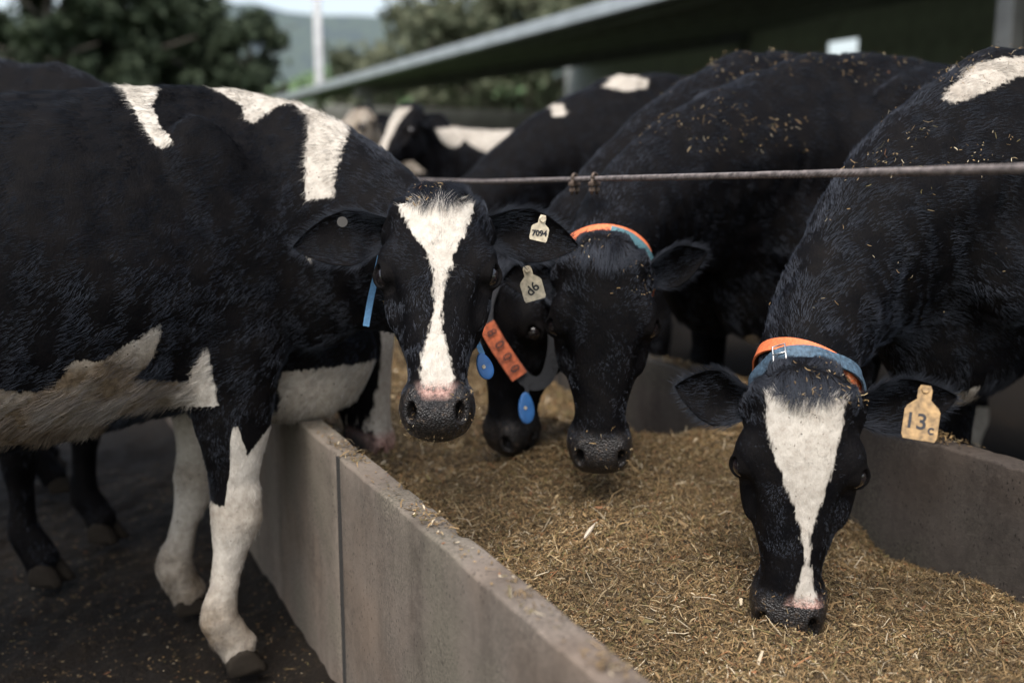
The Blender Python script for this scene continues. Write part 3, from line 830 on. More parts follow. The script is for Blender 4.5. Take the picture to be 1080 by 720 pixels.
# --- materials
def concrete(name, base, dark, streak=1.0):
    m, nt, b = new_mat(name)
    v = coords(nt); n1 = noisen(nt, v, 3.2, 6, .6); n2 = noisen(nt, v, 45, 5, .65)
    vs_ = coords(nt, scale=(7, 7, .8)); n3 = noisen(nt, vs_, 1.6, 4, .6)
    c = ramp(nt, n1, [(.30, tuple(x*.62 for x in base)), (.50, base), (.72, tuple(min(1, x*1.28) for x in base))]).outputs[0]
    c = mixc(nt, mathn(nt, 'MULTIPLY', mathn(nt, 'SUBTRACT', n3, .47, clamp=True), 3.0*streak, clamp=True), c, dark)
    c = mixc(nt, mathn(nt, 'MULTIPLY', mathn(nt, 'SUBTRACT', n2, .45, clamp=True), 1.6, clamp=True), c, tuple(x*1.5 for x in base))
    pit = nt.nodes.new('ShaderNodeTexVoronoi'); pit.inputs['Scale'].default_value = 105; pit.feature = 'F1'
    vp = coords(nt, scale=(1, 1, .55)); nt.links.new(vp, pit.inputs['Vector'])
    pn = noisen(nt, v, 6, 3, .6)
    pm = mathn(nt, 'MULTIPLY', mathn(nt, 'LESS_THAN', pit.outputs['Distance'], mathn(nt, 'MULTIPLY', noisen(nt, v, 23, 2, .5), .36)), mathn(nt, 'GREATER_THAN', pn, .45))
    c = mixc(nt, mathn(nt, 'MULTIPLY', pm, .68), c, tuple(x*.25 for x in dark))
    ag = noisen(nt, v, 150, 3, .7); am = mathn(nt, 'MULTIPLY', mathn(nt, 'SUBTRACT', noisen(nt, v, 4.3, 4, .6), .45, clamp=True), 5.0, clamp=True)
    agc = ramp(nt, ag, [(.36, tuple(x*.45 for x in base)), (.50, base), (.66, tuple(min(1, x*1.7) for x in base))]).outputs[0]
    c = mixc(nt, am, c, mixc(nt, .7, c, agc))
    tn = ramp(nt, noisen(nt, v, 2.1, 3, .6), [(.35, (1.0, .93, .88)), (.5, (1, 1, 1)), (.65, (.90, .95, .90))]).outputs[0]; c = mixc(nt, 1.0, c, tn, 'MULTIPLY')
    nt.links.new(c, b.inputs['Base Color']); b.inputs['Roughness'].default_value = .85; b.inputs['Specular IOR Level'].default_value = .25
    h = mathn(nt, 'SUBTRACT', mathn(nt, 'ADD', mathn(nt, 'MULTIPLY', n2, .5), mathn(nt, 'MULTIPLY', noisen(nt, v, 190, 3, .7), .3)), mathn(nt, 'MULTIPLY', pm, .9))
    bump(nt, b, h, .55, .006)
    return m
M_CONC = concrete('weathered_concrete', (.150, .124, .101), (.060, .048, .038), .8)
M_CONC2 = concrete('dark_concrete', (.060, .051, .044), (.026, .021, .019), .8)  # same concrete pattern with a darker base colour
M_JOINT = simple_mat('joint_mortar', (.030, .027, .024), .95, nscale=140, bmp=1.0)
M_MUCK, nt, b = new_mat('yard_muck')
v = coords(nt); n1 = noisen(nt, v, 1.7, 6, .6); n2 = noisen(nt, v, 38, 5, .7)
c_ = ramp(nt, n1, [(.3, (.0034, .0023, .0014)), (.6, (.0095, .0064, .0038)), (.8, (.026, .017, .009))]).outputs[0]
c_ = mixc(nt, mathn(nt, 'MULTIPLY', mathn(nt, 'SUBTRACT', n2, .56, clamp=True), 3.5, clamp=True), c_, (.050, .036, .020))
nt.links.new(c_, b.inputs['Base Color']); b.inputs['Roughness'].default_value = .8; b.inputs['Specular IOR Level'].default_value = .2; bump(nt, b, mathn(nt, 'ADD', n2, mathn(nt, 'MULTIPLY', n1, 2)), .8, .02)
M_SLAB = concrete('yard_slab', (.10, .088, .075), (.04, .035, .03))

# --- ground: yard around the trough, meadow to the horizon
def ground_grid(xs, ys, zf):
    V = [(x, y, zf(x, y)) for y in ys for x in xs]; nx = len(xs)
    F = [(j*nx+i, j*nx+i+1, (j+1)*nx+i+1, (j+1)*nx+i) for j in range(len(ys)-1) for i in range(nx-1)]
    return V, F
xs = np.concatenate([np.linspace(-9, -1.2, 14), np.linspace(-1.1, XL0+.02, 70)]); ys = np.concatenate([np.linspace(-4, 1, 12), np.linspace(1.1, 5, 130), np.linspace(5.2, 14, 20)])
def gz(x, y):
    return -.034+.017*fbm(x*4, y*4)+.013*fbm(x*14, y*14, 3) + .022*math.exp(-((x-XL0)/.05)**2)
V, F = ground_grid(xs, ys, gz)
yard = link('yard_ground', mesh_pd('yard_ground', V, F, True), M_MUCK); tag(yard, 'dark wet muck trodden on the yard floor', 'ground', kind='structure')
s_ = link('standing_slab', box_mesh('standing_slab', 7, 20, .20), M_MUCK); s_.location = (XR1+3.5+.002, 5.0, RIGHT_Z-.10); tag(s_, 'raised concrete standing on the far side of the trough', 'ground', kind='structure')
M_GRASS, nt, b = new_mat('meadow')
v = coords(nt); nt.links.new(ramp(nt, noisen(nt, v, .05, 6, .6), [(.3, (.035, .065, .018)), (.7, (.085, .13, .035))]).outputs[0], b.inputs['Base Color']); b.inputs['Roughness'].default_value = .9
V, F = ground_grid(np.linspace(-900, 900, 61), np.linspace(-300, 1500, 61), lambda x, y: -.12-.0*x)
g = link('meadow', mesh_pd('meadow', V, F), M_GRASS); tag(g, 'green meadow reaching to the hills', 'meadow', kind='structure')

# --- trough: precast panels, mortar joints, floor
def panel_mesh(name, dx, dy, dz, seed):
    """precast slab: worn arrises, slightly uneven faces"""
    nx, ny, nz = 5, max(4, int(dy/.022)), 22
    bm = bmesh.new()
    bmesh.ops.create_grid(bm, x_segments=1, y_segments=1, size=.5)
    bm.clear()
    prof = []                                  # section in x-z, closed, rounded upper arrises
    r = .007
    def arc(cx, cz, a0, a1): return [(cx+r*math.cos(a0+(a1-a0)*k/3), cz+r*math.sin(a0+(a1-a0)*k/3)) for k in range(4)]
    hx = dx/2
    prof += [(-hx, z) for z in np.linspace(0, dz-r, 14)[:-1]]
    prof += arc(-hx+r, dz-r, math.pi, math.pi/2)
    prof += [(x, dz) for x in np.linspace(-hx+r, hx-r, 5)[1:-1]]
    prof += arc(hx-r, dz-r, math.pi/2, 0)
    prof += [(hx, z) for z in np.linspace(dz-r, 0, 14)[1:]]
    n = len(prof); V = []; F = []
    for j in range(ny+1):
        y = -dy/2+dy*j/ny; endr = .006*max(0, 1-min(y+dy/2, dy/2-y)/.008)
        for x, z in prof:
            q = Vector((x*9+seed*3.1, y*9, z*9)); e = mnoise(q)*.0016+mnoise(q*5)*.0009
            edge = 1 if z > dz-.012 else 0
            chip = max(0, mnoise(Vector((seed*7.7, y*16, x*20)))-.28)*.022*edge + max(0, mnoise(Vector((seed*1.7, y*60, x*30)))-.2)*.006*edge
            sx = 1-endr/hx
            V.append(((x+(e if abs(x) > hx*.9 else 0))*sx - math.copysign(chip*.5, x)*edge, y, z+(e if z > dz*.9 else 0)-chip))
    for j in range(ny):
        for k in range(n-1): F.append((j*n+k, j*n+k+1, (j+1)*n+k+1, (j+1)*n+k))
    F.append(tuple(range(n))[::-1]); F.append(tuple(ny*n+k for k in range(n)))
    me = mesh_pd(name, V, F, True)
    bm.free(); bm = bmesh.new(); bm.from_mesh(me); bmesh.ops.recalc_face_normals(bm, faces=bm.faces); bm.to_mesh(me); bm.free()
    return me
def trough_wall(x0, x1, joints, mat, label, z0=-.06):
    root = empty('trough_wall', ((x0+x1)/2, joints[0], 0)); tag(root, label, 'wall', 'walls of the feed trough')
    gap = .028
    for i, (a, b_) in enumerate(zip(joints[:-1], joints[1:])):
        o = link('panel', panel_mesh('panel', x1-x0, b_-a-gap, WALL_H-z0+random.uniform(-.003, .003), i+x0*10), mat, root)
        o.location = (random.uniform(-.0015, .0015), (a+b_)/2-joints[0], z0)
        if i:
            j = link('joint', box_mesh('joint', x1-x0-.009, gap+.004, WALL_H-z0-.010), M_JOINT, root); j.location = (0, a-joints[0], z0+(WALL_H-z0-.010)/2)
    return root
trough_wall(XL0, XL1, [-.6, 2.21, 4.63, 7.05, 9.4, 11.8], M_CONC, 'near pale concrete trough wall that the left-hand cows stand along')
trough_wall(XR0, XR1, [-.9, 3.55, 6.1, 8.6, 11.8], M_CONC2, 'dark concrete trough wall on the right below the feeding cows')
fl = link('trough_floor', box_mesh('trough_floor', XR0-XL1-.004, 12.6, .10), M_SLAB); fl.location = ((XL1+XR0)/2, 5.5, .02); tag(fl, 'concrete floor of the feed trough under the silage', 'floor', kind='structure')

# --- feed: heap + chopped pieces
def feed_z(X, Y):
    u = (X-XL1)/(XR0-XL1)
    z = .35+.03*math.sin(Y*1.9+.6)*(1-u)+.10*min(1, max(0, (Y-1.75)/.6))*(1-.55*max(0, (u-.6)/.4))
    z += -.065*np.clip((u-.62)/.38, 0, 1)*math.exp(-((Y-1.55)/.55)**2)          # eaten hollow against the right wall, near
    z += .12*math.exp(-((Y-2.33)/.20)**2-((u-.95)/.26)**2)                       # ridge against the right wall
    z += -.10*math.exp(-((Y-2.95)/.40)**2-((u-.85)/.30)**2)
    z += .07*math.exp(-((Y-1.85)/.35)**2-((u-.50)/.25)**2)+.05*math.exp(-((Y-2.7)/.5)**2-((u-.5)/.3)**2)
    z += .045*math.exp(-((Y-2.2)/.28)**2-((u-.36)/.16)**2)
    z += -.10*math.exp(-((Y-1.52)/.13)**2-((u-.14)/.12)**2)                     # dark pocket by the left wall
    z += -.05*math.exp(-((Y-2.6)/.4)**2-((u-.25)/.22)**2)
    z += .040*fbm(X*3.1, Y*3.1, 3)+.014*fbm(X*12, Y*12, 3)
    return float(z)
fx = np.linspace(XL1+.001, XR0-.001, 120); fy = np.concatenate([np.linspace(-.8, .5, 30), np.linspace(.51, 4.2, 340), np.linspace(4.25, 11.7, 90)])
FZ = np.array([[feed_z(x, y) for x in fx] for y in fy])
FZ += rng.normal(0, .0022, FZ.shape)
V = np.stack([np.broadcast_to(fx, FZ.shape), np.broadcast_to(fy[:, None], FZ.shape), FZ], -1).reshape(-1, 3); nx = len(fx)
I = np.arange((len(fy)-1)*(nx-1)); r_, q_ = I//(nx-1), I % (nx-1)
F = np.stack([r_*nx+q_, r_*nx+q_+1, (r_+1)*nx+q_+1, (r_+1)*nx+q_], 1)
M_FEED, nt, b = new_mat('silage_bed')
v = coords(nt); n1 = noisen(nt, v, 120, 5, .7); n0 = noisen(nt, v, 5, 4, .6)
nt.links.new(mixc(nt, n0, ramp(nt, n1, [(.32, (.016, .011, .006)), (.5, (.070, .045, .020)), (.68, (.17, .112, .05))]).outputs[0], ramp(nt, n1, [(.32, (.020, .014, .007)), (.6, (.12, .08, .037))]).outputs[0]), b.inputs['Base Color'])
b.inputs['Roughness'].default_value = .9; bump(nt, b, n1, .9, .012)
fb = link('silage_bed', mesh_np('silage_bed', V, F, True), M_FEED); tag(fb, 'brown heap of chopped silage filling the trough', 'feed', kind='stuff')
M_CHOP, nt, b = new_mat('chopped_straw')
at = nt.nodes.new('ShaderNodeAttribute'); at.attribute_name = 'tint'
v = coords(nt); n1 = noisen(nt, v, 300, 2, .6)
nt.links.new(mixc(nt, mathn(nt, 'MULTIPLY', n1, .5), at.outputs['Color'], (.045, .03, .014)), b.inputs['Base Color']); b.inputs['Roughness'].default_value = .7
b.inputs['Specular IOR Level'].default_value = .3
PAL = (lambda p: p*.92+p.mean(0)*.10)(np.array([(.30, .195, .088), (.22, .138, .060), (.155, .098, .042), (.42, .32, .18), (.095, .060, .025), (.150, .125, .045), (.55, .46, .32), (.050, .032, .015), (.26, .105, .042)]))
PALW = np.array([.2, .2, .16, .09, .11, .10, .04, .07, .03]); PALW = PALW/PALW.sum()
def chop_mesh(name, P, Nn, L, Wd, lift, curve=.25, pal=PALW, flat=.35):
    """bent strips (2 quads each) lying on a surface: P points, Nn normals"""
    n = len(P); r = rng.normal(size=(n, 3)); Nn = nrm(Nn+rng.normal(0, flat, (n, 3)))
    d = nrm(r-(r*Nn).sum(1, keepdims=True)*Nn); w = np.cross(d, Nn)
    L = L[:, None]; Wd = Wd[:, None]; c0 = P+Nn*lift[:, None]
    bendv = Nn*(rng.normal(0, curve, (n, 1))*L)+w*(rng.normal(0, curve*.5, (n, 1))*L)
    pts = []
    for k, off in ((-.5, 0), (0, 1), (.5, 0)):
        m = c0+d*L*k+bendv*off*.5; ww = Wd*(.5 if k == 0 else .42*rng.uniform(.5, 1.1, (n, 1)))
        pts += [m-w*ww, m+w*ww]
    V = np.stack(pts, 1).reshape(-1, 3); b0 = np.arange(n)[:, None]*6
    F = np.stack([b0+np.array([0, 1, 3, 2]), b0+np.array([2, 3, 5, 4])], 1).reshape(-1, 4)
    me = mesh_np(name, V, F)
    colr = PAL[rng.choice(len(PAL), n, p=pal)]*rng.uniform(.65, 1.3, (n, 1))*(1+.22*vnoise(P, 7, 21)[:, :1])
    ca = me.color_attributes.new('tint', 'FLOAT_COLOR', 'POINT')
    C4 = np.ones((n, 6, 4), np.float32); C4[:, :, :3] = np.clip(colr, 0, 1)[:, None, :]; ca.data.foreach_set('color', C4.ravel())
    me.materials.append(M_CHOP)
    return me
def feed_samples(n, y0, y1):
    X = rng.uniform(XL1+.004, XR0-.004, n); Y = rng.uniform(y0, y1, n)
    i = np.clip(np.searchsorted(fy, Y), 1, len(fy)-1); j = np.clip(np.searchsorted(fx, X), 1, len(fx)-1)
    Z = FZ[i, j]
    gx = (FZ[i, np.minimum(j+2, nx-1)]-FZ[i, np.maximum(j-2, 0)])/(fx[np.minimum(j+2, nx-1)]-fx[np.maximum(j-2, 0)])
    a, b2 = np.minimum(i+2, len(fy)-1), np.maximum(i-2, 0); gy = (FZ[a, j]-FZ[b2, j])/(fy[a]-fy[b2])
    return np.stack([X, Y, Z], 1), nrm(np.stack([-gx, -gy, np.ones(n)], 1))
for (n, y0, y1, lm, wm) in ((260000, .55, 2.5, .0085, .0015), (70000, 2.5, 4.4, .013, .0028), (14000, 4.4, 9, .026, .007)):
    P, Nn = feed_samples(n, y0, y1)
    L = np.clip(rng.lognormal(math.log(lm), .68, n), .003, .06); Wd = np.minimum(np.clip(rng.lognormal(math.log(wm), .45, n), .0012, .009), L*.7)
    o = link('chopped_silage', chop_mesh('chopped_silage', P, Nn, L, Wd, rng.uniform(-.002, .008, n), flat=.55)); tag(o, 'loose chopped straw and maize pieces lying on the silage heap', 'feed', kind='stuff')
P, Nn = feed_samples(700, .6, 3.4)                                              # broad leaf and husk flakes
L = rng.uniform(.010, .028, 700)
o = link('leaf_flakes', chop_mesh('leaf_flakes', P, Nn, L, L*rng.uniform(.2, .4, 700), rng.uniform(.002, .009, 700), curve=.35, pal=np.array([.2, .18, .15, .14, .1, .1, .06, .04, .03]), flat=.5)); tag(o, 'broad dry leaf flakes mixed into the silage', 'feed', kind='stuff')
P, Nn = feed_samples(1500, .6, 3.2)                                               # longer stalks
o = link('straw_stalks', chop_mesh('straw_stalks', P, Nn, rng.uniform(.02, .075, 1500), rng.uniform(.0012, .0028, 1500), rng.uniform(.003, .010, 1500), curve=.16, pal=np.array([.2, .1, .05, .35, 0, .05, .25, 0, 0]), flat=.3)); tag(o, 'longer pale straw stalks scattered over the silage', 'straw', kind='stuff')
def spill(name, n, xr, yr, zf, L0, label, pal=PALW, lift=(.001, .004), flat=.15):
    X = rng.uniform(*xr, n); Y = rng.uniform(*yr, n); P = np.stack([X, Y, np.array([zf(a, b3) for a, b3 in zip(X, Y)])], 1)
    o = link(name, chop_mesh(name, P, np.tile([0, 0, 1.], (n, 1)), np.clip(rng.lognormal(math.log(L0), .5, n), .004, .05), rng.uniform(.0015, .0040, n), rng.uniform(*lift, n), flat=flat, pal=pal)); tag(o, label, 'straw', kind='stuff')
spill('spilled_straw', 9000, (-1.6, XL0-.01), (1.5, 4.6), gz, .006, 'bits of straw trodden into the dark yard floor')
spill('wall_top_crumbs', 420, (XL0+.006, XL1-.006), (.9, 3.6), lambda x, y: WALL_H, .006, 'crumbs of feed along the top of the near trough wall')
def clump_y(n, cs, s): return np.clip(rng.choice(cs, n)+rng.normal(0, s, n), .9, 4)
def heaps(name, n, x0, x1, cs, s, label, hmax=.012):
    X = rng.uniform(x0, x1, n); Y = clump_y(n, cs, s)
    P = np.stack([X, Y, np.full(n, WALL_H)+rng.uniform(0, hmax, n)], 1)
    o = link(name, chop_mesh(name, P, np.tile([0, 0, 1.], (n, 1)), np.clip(rng.lognormal(math.log(.011), .45, n), .004, .04), rng.uniform(.0015, .0035, n), np.full(n, .002), flat=.4)); tag(o, label, 'straw', kind='stuff')
heaps('wall_top_clumps', 260, XL0+.008, XL1-.008, np.array([1.72, 1.66, 2.15, 2.28, 1.06, 1.3]), .03, 'small clumps of feed left on the near trough wall', .006)
heaps('far_wall_crumbs', 2600, XR0+.004, XR1-.004, np.array([1.72, 1.8, 1.86, 2.3, 2.45, 2.6, 2.75]), .06, 'feed crumbs lying along the top of the dark trough wall', .012)
# one pale husk lying on the heap
hp = at_z(622, 560, feed_z(*at_z(622, 560, .40)[:2])+.012)
V = []; F = []
for i in range(9):
    t = i/8; w_ = .0055*math.sin(math.pi*(.12+.85*t))
    for k, a in ((-1, .0), (0, .0045), (1, 0)): V.append((t*.062-.031, k*w_, a+.004*math.sin(3*t)))
for i in range(8):
    for k in range(2): F.append((i*3+k, (i+1)*3+k, (i+1)*3+k+1, i*3+k+1))
hk = link('maize_husk', mesh_pd('maize_husk', V, F, True), simple_mat('husk', (.56, .47, .36), .6)); hk.location = hp; hk.rotation_euler = (.2, -.25, math.radians(35)); tag(hk, 'pale maize husk lying on top of the brown silage', 'husk')
md = hk.modifiers.new('thick', 'SOLIDIFY'); md.thickness = .0015

# --- wire rope over the necks, with two rope clips
M_ROPE = simple_mat('rusty_wire_rope', (.22, .185, .17), .55, metal=.45, nscale=90, noise=.4, bmp=.4)
M_CLIP = simple_mat('rusty_clip', (.11, .078, .058), .6, metal=.5, nscale=80, noise=.45, bmp=.4)
ROPE_X = 1.30
RP = [at_x(1090, 177.5, ROPE_X), at_x(860, 183.5, ROPE_X), at_x(640, 188.5, ROPE_X), at_x(510, 192, ROPE_X)]
def rope_pt(Y):
    return Vector((ROPE_X, Y, np.interp(Y, [-1]+[p[1] for p in RP]+[6, 11.5], [RP[0][2]]+[p[2] for p in RP]+[1.23, 1.30])))
rroot = empty('wire_rope', rope_pt(1.4)); tag(rroot, 'rusty twisted wire rope stretched above the trough across the cows', 'wire rope')
YY = np.arange(-.8, 11.4, .006)
for k in range(6):                                                               # six strands laid round each other
    path = []
    for y in YY:
        p = rope_pt(y); a = y*2*math.pi/.06+k*math.pi/3
        path.append(p+Vector((math.cos(a)*.0047, 0, math.sin(a)*.0047))-rroot.location)
    V, F = tube(path, .0029, 5); link('strand', mesh_pd('strand', V, F, True), M_ROPE, rroot)
def rope_clip(Y):
    r = empty('rope_clip', rope_pt(Y)); 
    V, F = tube([Vector((math.cos(a)*.014, 0, math.sin(a)*.014+.002)) for a in np.linspace(-.05, math.pi+.05, 12)], .0048, 8)
    V2, F2 = [], []
    link('u_bolt', mesh_pd('u_bolt', V, F, True), M_CLIP, r)
    for s in (-1, 1):
        V, F = tube([(s*.014, 0, .002), (s*.014, 0, -.045)], .0046, 8); link('bolt_leg', mesh_pd('bolt_leg', V, F, True), M_CLIP, r)
        bm = bmesh.new(); bmesh.ops.create_cone(bm, segments=6, radius1=.0095, radius2=.0095, depth=.010, cap_ends=True); n = link('nut', bm_mesh('nut', bm), M_CLIP, r); n.location = (s*.014, 0, -.030)
    sd = link('saddle', box_mesh('saddle', .046, .018, .014, .004), M_CLIP, r); sd.location = (0, 0, -.014)
    r.rotation_euler = (0, 0, math.radians(28)); r.scale = (.85, .85, .85)
    return r
tag(rope_clip(at_x(606, 192, ROPE_X)[1]), 'left one of two rusty clips clamped on the wire rope', 'rope clip', 'clips on the wire rope')
tag(rope_clip(at_x(627, 192, ROPE_X)[1]), 'right one of two rusty clips clamped on the wire rope', 'rope clip', 'clips on the wire rope')
for Y in (-.8, 11.35):                                                           # end posts of the rope, outside the picture
    V, F = tube([(0, 0, -.2), (0, 0, 1.5)], .05, 16); p = link('rope_post', mesh_pd('rope_post', V, F, True), simple_mat('post_steel', (.2, .19, .18), .5, metal=.6)); p.location = (ROPE_X, Y, 0); tag(p, 'steel post holding the %s end of the wire rope' % ('near' if Y < 0 else 'far'), 'post', 'posts of the wire rope')

# --- open shed with a low steel roof to the right
M_FASCIA = simple_mat('galvanised_gutter', (.42, .45, .47), .45, metal=.3, nscale=3, noise=.12, bmp=.05)
M_SHEET = simple_mat('roof_sheet', (.33, .33, .31), .6, metal=.2, nscale=2, noise=.2, bmp=.1)
M_STEELD = simple_mat('shed_steel', (.13, .13, .125), .6, metal=.3, nscale=5)
shed = empty('open_shed', (6.1, 12, RIGHT_Z)); tag(shed, 'long open cattle shed with grey gutter and dark underside', 'shed')
EX, EZ, RX, RZ = 6.05, 3.0, 15.5, 4.55
Y0, Y1 = -6.0, 27.5
def shed_part(name, me, mat, loc, rot=(0, 0, 0)):
    o = link(name, me, mat, shed); o.location = Vector(loc)-Vector((6.1, 12, RIGHT_Z)); o.rotation_euler = rot; return o
ang = math.atan2(RZ-EZ, RX-EX); Ls = math.hypot(RX-EX, RZ-EZ)
# corrugated sheets, each 1.0 m wide
def corrugated(w, L):
    n = 20; V = []; F = []
    for i in range(n+1):
        z = .019*math.cos(i*math.pi)  # alternate crest and valley
        for x in (0, L): V.append((x, w*i/n, z))
    for i in range(n): F.append((2*i, 2*i+1, 2*i+3, 2*i+2))
    return mesh_pd('roof_sheet', V, F)
sheet = corrugated(1.0, Ls); sheet.materials.append(M_SHEET)
for k in range(int(Y1-Y0)): shed_part('roof_sheet', sheet, None, (EX, Y0+k, EZ+.07), (0, -ang, 0))
shed_part('gutter', box_mesh('gutter', .13, Y1-Y0, .15, .015), M_FASCIA, (EX-.07, (Y0+Y1)/2, EZ+.02))
pur = box_mesh('purlin', .07, Y1-Y0, .15); pur.materials.append(M_STEELD)
for k in range(8):
    t = (k+.3)/8; shed_part('purlin', pur, None, (EX+(RX-EX)*t, (Y0+Y1)/2, EZ+(RZ-EZ)*t-.045))
raf = box_mesh('rafter', Ls, .10, .22); raf.materials.append(M_STEELD); pst = box_mesh('post', .14, .14, EZ-.2-RIGHT_Z, .01); pst.materials.append(M_STEELD); pst2 = box_mesh('back_post', .14, .14, RZ-.2-RIGHT_Z, .01); pst2.materials.append(M_STEELD)
for y in np.array([-9.1+4, 4.9, 18.9]):
    shed_part('rafter', raf, None, ((EX+RX)/2, y, (EZ+RZ)/2-.22), (0, -ang, 0))
    shed_part('post', pst, None, (EX+.25, y, (EZ-.2+RIGHT_Z)/2)); shed_part('back_post', pst2, None, (RX-.2, y, (RZ-.2+RIGHT_Z)/2))
bwp = box_mesh('back_panel', .05, .999, RZ+.02-RIGHT_Z); bwp.materials.append(M_SHEET)
q0, q1 = at_x(874, 40, RX), at_x(906, 40, RX); topz = min(q0[2], q1[2]); lint = box_mesh('lintel_panel', .05, abs(q0[1]-q1[1]), RZ+.02-topz); lint.materials.append(M_SHEET)
yy = sorted((q0[1], q1[1])); y = Y0
while y < Y1-.01:                                                                # back sheeting with one narrow doorway
    e = min(y+1.0, Y1)
    if y < yy[0] < e: e = yy[0]
    if abs(y-yy[0]) < 1e-6: shed_part('lintel_panel', lint, None, (RX, (yy[0]+yy[1])/2, (topz+RZ+.02)/2)); y = yy[1]; continue
    o = shed_part('back_panel', bwp, None, (RX, (y+e)/2, RIGHT_Z+(RZ+.02-RIGHT_Z)/2)); o.scale = (1, e-y, 1); y = e
bw = box_mesh('end_wall', RX-EX-.6, .06, 3.0); bw.materials.append(M_SHEET); shed_part('end_wall', bw, None, ((EX+RX)/2+.2, Y1-.1, RIGHT_Z+1.5))

sf = link('bounce_floor', box_mesh('bounce_floor', RX-EX+.4, Y1-Y0, .1), simple_mat('bounce_floor_pale', (.26, .25, .23), .9, nscale=3)); sf.location = ((RX+EX)/2+3.1, (Y0+Y1)/2, RIGHT_Z-.03); tag(sf, 'unseen pale shed floor added to bounce light up to the roof', 'floor', kind='structure')  # pale floor added out of sight to bounce light onto the roof underside
# --- pole
pp = at_depth(336, 60, 24.0); pole = empty('utility_pole', (pp[0], pp[1], -.12)); tag(pole, 'pale utility pole standing behind the cows on the left', 'pole')
V, F = tube([(0, 0, 0), (0, 0, 3), (0, 0, 6.4)], [.115, .105, .09], 16); link('shaft', mesh_pd('shaft', V, F, True), simple_mat('weathered_pole', (.42, .42, .42), .8, nscale=8), pole)
cb = link('crossarm', box_mesh('crossarm', 1.5, .1, .12), simple_mat('pole_timber', (.3, .29, .27), .8), pole); cb.location = (0, -.14, 5.9)
for x in (-.6, .6):
    V, F = tube([(x, -.14, 5.96), (x, -.14, 6.04), (x, -.14, 6.12), (x, -.14, 6.16)], [.03, .05, .05, .02], 8); link('insulator', mesh_pd('insulator', V, F, True), M_FASCIA, pole)

# --- hills
def hill(name, d, px0, px1, hpx, base_col, col2, seed, label, n=70, depth=140):
    m, nt, b = new_mat(name+'_cover'); v = coords(nt)
    nn = noisen(nt, v, .035, 5, .65); nt.links.new(ramp(nt, nn, [(.38, base_col), (.52, col2), (.65, base_col)]).outputs[0], b.inputs['Base Color']); b.inputs['Roughness'].default_value = 1; b.inputs['Specular IOR Level'].default_value = .05
    V = []; F = []; rows = 14
    for j in range(rows):
        t = j/(rows-1)
        for i in range(n):
            px = px0+(px1-px0)*i/(n-1); g = at_depth(px, 182, d+depth*t); x, y = g[0], g[1]
            top = hpx(px)*(d+depth)/FPX*math.sin(min(1, t*1.25)*math.pi/2)
            V.append((x, y, -.5+max(0, top+CAM_H)*1.0*(t > 0)+.05*top*mnoise(Vector((x*.02+seed, y*.02, 0)))*t))
    for j in range(rows-1):
        for i in range(n-1): F.append((j*n+i, j*n+i+1, (j+1)*n+i+1, (j+1)*n+i))
    o = link(name, mesh_pd(name, V, F, True), m); tag(o, label, 'hill', kind='structure')
hill('far_hills', 620, -700, 1700, lambda p: 157-70*min(1, max(0, (p-560)/200))+7*math.sin(p*.019+3.6)+4*math.sin(p*.05+1), (.065, .082, .098), (.088, .112, .105), 1, 'distant blue wooded hills beyond the meadow')
hill('near_hills', 260, -700, 1700, lambda p: 92+10*math.sin(p*.013+2)+8*math.sin(p*.04), (.050, .075, .050), (.10, .155, .070), 5, 'green field slope below the distant hills')

